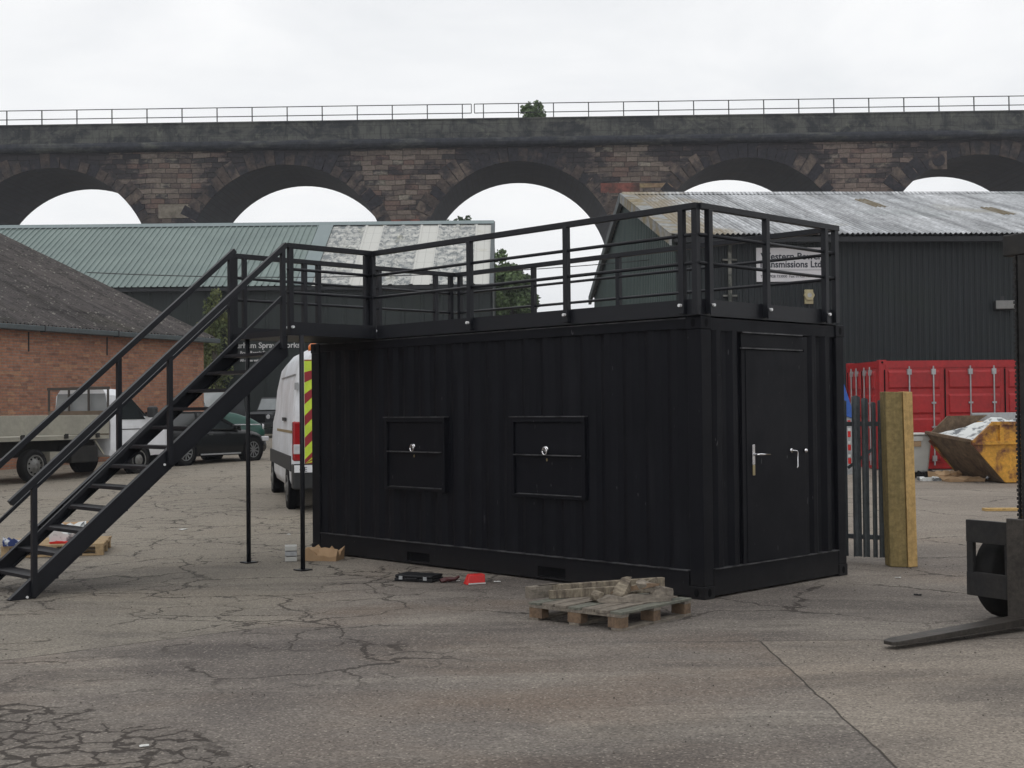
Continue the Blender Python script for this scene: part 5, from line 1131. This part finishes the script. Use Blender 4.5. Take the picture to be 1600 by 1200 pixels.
# near pallet: corners about (.05,10.75) left, (.81,10.2) front, (1.46,10.97) right
pang = math.atan2(10.97 - 10.25, 1.46 - .84)
np_ = pallet('weathered wooden pallet lying in front of the black container corner', (.84, 10.22, 0), pang, 1.0, .95, 'palletwood', 'palletblock', seed=2, H=.15)
def pl(x, y, z): return Vector((.84 + math.cos(pang) * x - math.sin(pang) * y, 10.22 + math.sin(pang) * x + math.cos(pang) * y, z))
p0, p1 = pl(-.02, .80, .15), pl(1.0, .76, .15)
a_ = math.atan2(11.72 - 11.08, 1.33 - .30)
q0 = Vector((.20, 10.98, .151))
for i, (lab, dx, dy, ln, w, h, z, da) in enumerate((('long thick plank speckled with paint, furthest back on the pallet', 0, .10, 1.22, .055, .10, 0, .02), ('second paint-speckled plank lying in front of the longest one on the pallet', .10, .02, .95, .05, .07, 0, -.015), ('short dark timber lying at the left end of the pallet', -.08, .03, .30, .09, .10, 0, .25))):
    o = MB().box(0, ln, -w / 2, w / 2, 0, h).build('timber_plank', M['plankwood' if i < 2 else 'palletwood'], None, bevel=.003)
    tag(o, lab, 'plank', 'loose timbers on the near pallet', loc=(q0.x + dx, q0.y + dy, q0.z + z), rz=a_ - .18 + da)
def offcut(label, loc, size, rot, mat='palletwood', name='timber_offcut', sd=1):
    """a splintered piece: bar with ragged, uneven ends"""
    rr = random.Random(sd); bm = bmesh.new(); n = 6; rings = []
    for i in range(n + 1):
        f = i / n - .5; k = 1 if 0 < i < n else .55
        w, h = size[1] * k * rr.uniform(.8, 1.12) / 2, size[2] * .72 * k * rr.uniform(.8, 1.1)
        x = f * size[0]
        rings.append([bm.verts.new((x + rr.uniform(-.02, .02) * (i in (0, n)), y + rr.uniform(-.006, .006), z + rr.uniform(-.005, .005))) for y, z in ((-w, 0), (w, 0), (w * 1.05, h * .6), (w * .7, h), (-w * .8, h * .95))])
    for a1, b1 in zip(rings, rings[1:]):
        for k in range(5): bm.faces.new((a1[k], a1[(k + 1) % 5], b1[(k + 1) % 5], b1[k]))
    bm.faces.new(rings[0][::-1]); bm.faces.new(rings[-1])
    mb = MB(); mb.bm.free(); mb.bm = bm; o = mb.build(name, M[mat], None)
    tag(o, label, 'offcut', 'offcuts piled on the near pallet', loc=loc); o.rotation_euler = rot; return o
c0 = Vector((.93, 10.88, .152))
offcut('long curved broken timber at the front of the pile on the near pallet', c0 + Vector((.06, -.08, .0)), (.62, .13, .075), (0, 0, .12), sd=1)
offcut('pale splintered piece tipped up in the middle of the pile on the near pallet', c0 + Vector((-.02, .0, .075)), (.24, .11, .09), (.3, -.75, .9), 'plankwood', sd=2)
offcut('dark splintered stick crossing the top of the pile on the near pallet', c0 + Vector((.08, .0, .085)), (.42, .05, .045), (.1, -.22, -.5), 'palletblock', sd=3)
offcut('rounded knotty lump at the right end of the pile on the near pallet', c0 + Vector((.30, .0, .03)), (.22, .13, .11), (0, .15, .8), sd=4)
offcut('crooked lump at the left end of the pile on the near pallet', c0 + Vector((-.24, -.05, .0)), (.20, .11, .11), (.15, .2, 1.2), 'plankwood', sd=5)
offcut('narrow splinter leaning up at the back of the pile on the near pallet', c0 + Vector((.12, .09, .06)), (.40, .045, .04), (0, -.42, .6), 'plankwood', sd=6)
offcut('short chunk resting on top of the pile, near its right side, on the near pallet', c0 + Vector((.18, -.03, .10)), (.17, .09, .07), (.4, .3, -.3), sd=7)
# second pallet behind the stairs
fp = pallet('pale new pallet with rubbish on it behind the foot of the staircase', (-6.35, 15.6, 0), R(12), 1.2, 1.0, 'freshwood', 'freshwood', seed=5)
fp.location = (-6.25, 15.85, 0)
junk('plastic_bag', 'white and red plastic bag on the pallet behind the stairs', 'bag', 'bagwhite', (-5.60, 16.35, .146), (.42, .35, .28), .2, 8, .7)
junk('red_tray', 'red plastic tray under the white bag on the pallet behind the stairs', 'tray', 'toolred', (-5.55, 16.16, .146), (.40, .12, .06), .15, 9, .3)
junk('blue_rag', 'crumpled blue and white rag on the pale pallet', 'rag', 'bluecloth', (-6.10, 15.98, .146), (.32, .26, .12), .3, 10, .7)
junk('cardboard_sheet', 'flat brown cardboard sheet lying on the yard beyond the staircase', 'cardboard', 'card', (-6.6, 19.6, gz(0, 19.6)), (.62, .7, .10), .2, 12, .5)
junk('torn_cardboard', 'torn brown cardboard on the ground at the far left corner of the black container', 'cardboard', 'card', (-2.24, 15.35, 0), (.42, .3, .13), R(-12), 13, 1.1)
wb_ = thing('block_stack', 'little stack of pale blocks behind the landing prop', 'blocks', (-2.62, 15.3, 0), R(10))
for k in range(3): MB().box(-.07, .07, -.10, .10, .002 + k * .062, .055 + k * .062).build('block', M['galv' if k % 2 else 'binwhite'], wb_, bevel=.004)
# tools on the ground in front of the long side
tcx = thing('tool_case', 'flat black plastic tool case on the ground beside the black container', 'tool case', (-.98, 13.42, 0), R(-24))
MB().box(-.22, .22, -.13, .13, 0, .035).build('case_base', M['toolblack'], tcx, bevel=.01); MB().box(-.215, .215, -.125, .125, .036, .068).build('case_lid', M['toolblack'], tcx, bevel=.012)
MB().tube([(-.06, -.13, .035), (-.06, -.165, .035), (.06, -.165, .035), (.06, -.13, .035)], .009, 8).build('handle', M['toolblack'], tcx)
for x in (-.14, .14): MB().box(x - .02, x + .02, -.137, -.127, .02, .055).build('catch', M['galv'], tcx)
ct = thing('bolt_cutters', 'dark red hand tool lying between the tool case and the red box', 'tool', (-.66, 13.25, 0), R(15))
MB().tube([(-.09, 0, .02), (-.04, .015, .03), (0, 0, .03), (.06, -.02, .035), (.10, -.03, .06)], [.018, .022, .026, .018, .012], 8).build('handle', M['maroon'], ct, smooth=True)
MB().tube([(-.09, -.04, .015), (-.03, -.015, .025), (0, 0, .03), (.05, .03, .02), (.09, .04, .015)], [.014, .016, .02, .014, .010], 8).build('jaw', M['maroon'], ct, smooth=True)
rb = thing('red_box', 'small bright red plastic case on the ground in front of the black container', 'box', (-.40, 13.10, 0), R(20))
MB().hexa([(-.10, -.06, 0), (.10, -.06, 0), (.10, .06, 0), (-.10, .06, 0), (-.06, -.045, .10), (.10, -.045, .10), (.10, .045, .10), (-.06, .045, .10)]).build('case', M['toolred'], rb, bevel=.008)
MB().box(-.08, .10, -.066, -.061, .005, .018).build('label_strip', M['paper'], rb)
for i, (lab, x, y, s_) in enumerate((('scrap of white paper on the ground to the right of the red box', -.17, 13.22, .07), ('small white scrap between the dark red tool and the red box', -.57, 13.3, .04), ('thin white scrap on the yard under the middle of the staircase', -4.85, 19.1, .16), ('small white scrap near the landing prop, close to the white van', -3.16, 18.3, .07), ('white cigarette packet scrap beside the foot of the timber post', 3.90, 13.22, .06), ('tiny white fragment on the yard near the bottom left corner', -1.95, 6.85, .05))):
    junk('paper_scrap', lab, 'litter', 'paper', (x, y, gz(x, y) + .003), (s_, s_ * .5, .012), i * .7, 30 + i, .5, 'paper scraps on the yard')
junk('rubber_fragment', 'curled black rubber fragment on the yard beside the fork tip', 'litter', 'toolblack', (3.72, 12.0, .002), (.07, .025, .02), -.6, 40, .5)
# pebbles and grit in the foreground: countless
rnd = random.Random(9); mb = MB()
for _ in range(1500):
    x, y = rnd.uniform(-5, 6), 5.6 + 15 * rnd.random() ** 1.4; s_ = rnd.uniform(.003, .009); r_ = rnd.uniform(0, 3.14)
    c_, n_ = math.cos(r_) * s_, math.sin(r_) * s_; z = gz(x, y) + .001
    b0 = [mb.bm.verts.new(p) for p in ((x - c_, y - n_, z), (x + n_, y - c_, z), (x + c_, y + n_, z), (x - n_, y + c_, z))]; tp_ = mb.bm.verts.new((x, y, z + s_ * 1.1))
    for i in range(4): mb.bm.faces.new((b0[i], b0[(i + 1) % 4], tp_))
o = mb.build('grit', simple('loose_grit', (.16, .14, .12), .9, 0, .2, (.05, .045, .04), 3, (.4, .6)), None); tag(o, 'loose grit and small stones scattered over the yard', 'grit', kind='stuff')

# ------------------------------------------------------------------ damp air: far things lose a little contrast
hz = MB().box(-305, 305, -65, 505, -1.5, 32).build('haze', [], None)
hm = bpy.data.materials.new('haze'); hm.use_nodes = True; ht = hm.node_tree; ht.nodes.clear()
pv = ht.nodes.new('ShaderNodeVolumePrincipled'); pv.inputs['Color'].default_value = (.90, .93, 1, 1); pv.inputs['Density'].default_value = .0005; pv.inputs['Anisotropy'].default_value = .2
ho = ht.nodes.new('ShaderNodeOutputMaterial'); ht.links.new(pv.outputs[0], ho.inputs['Volume']); hz.data.materials.append(hm); hz['kind'] = 'stuff'
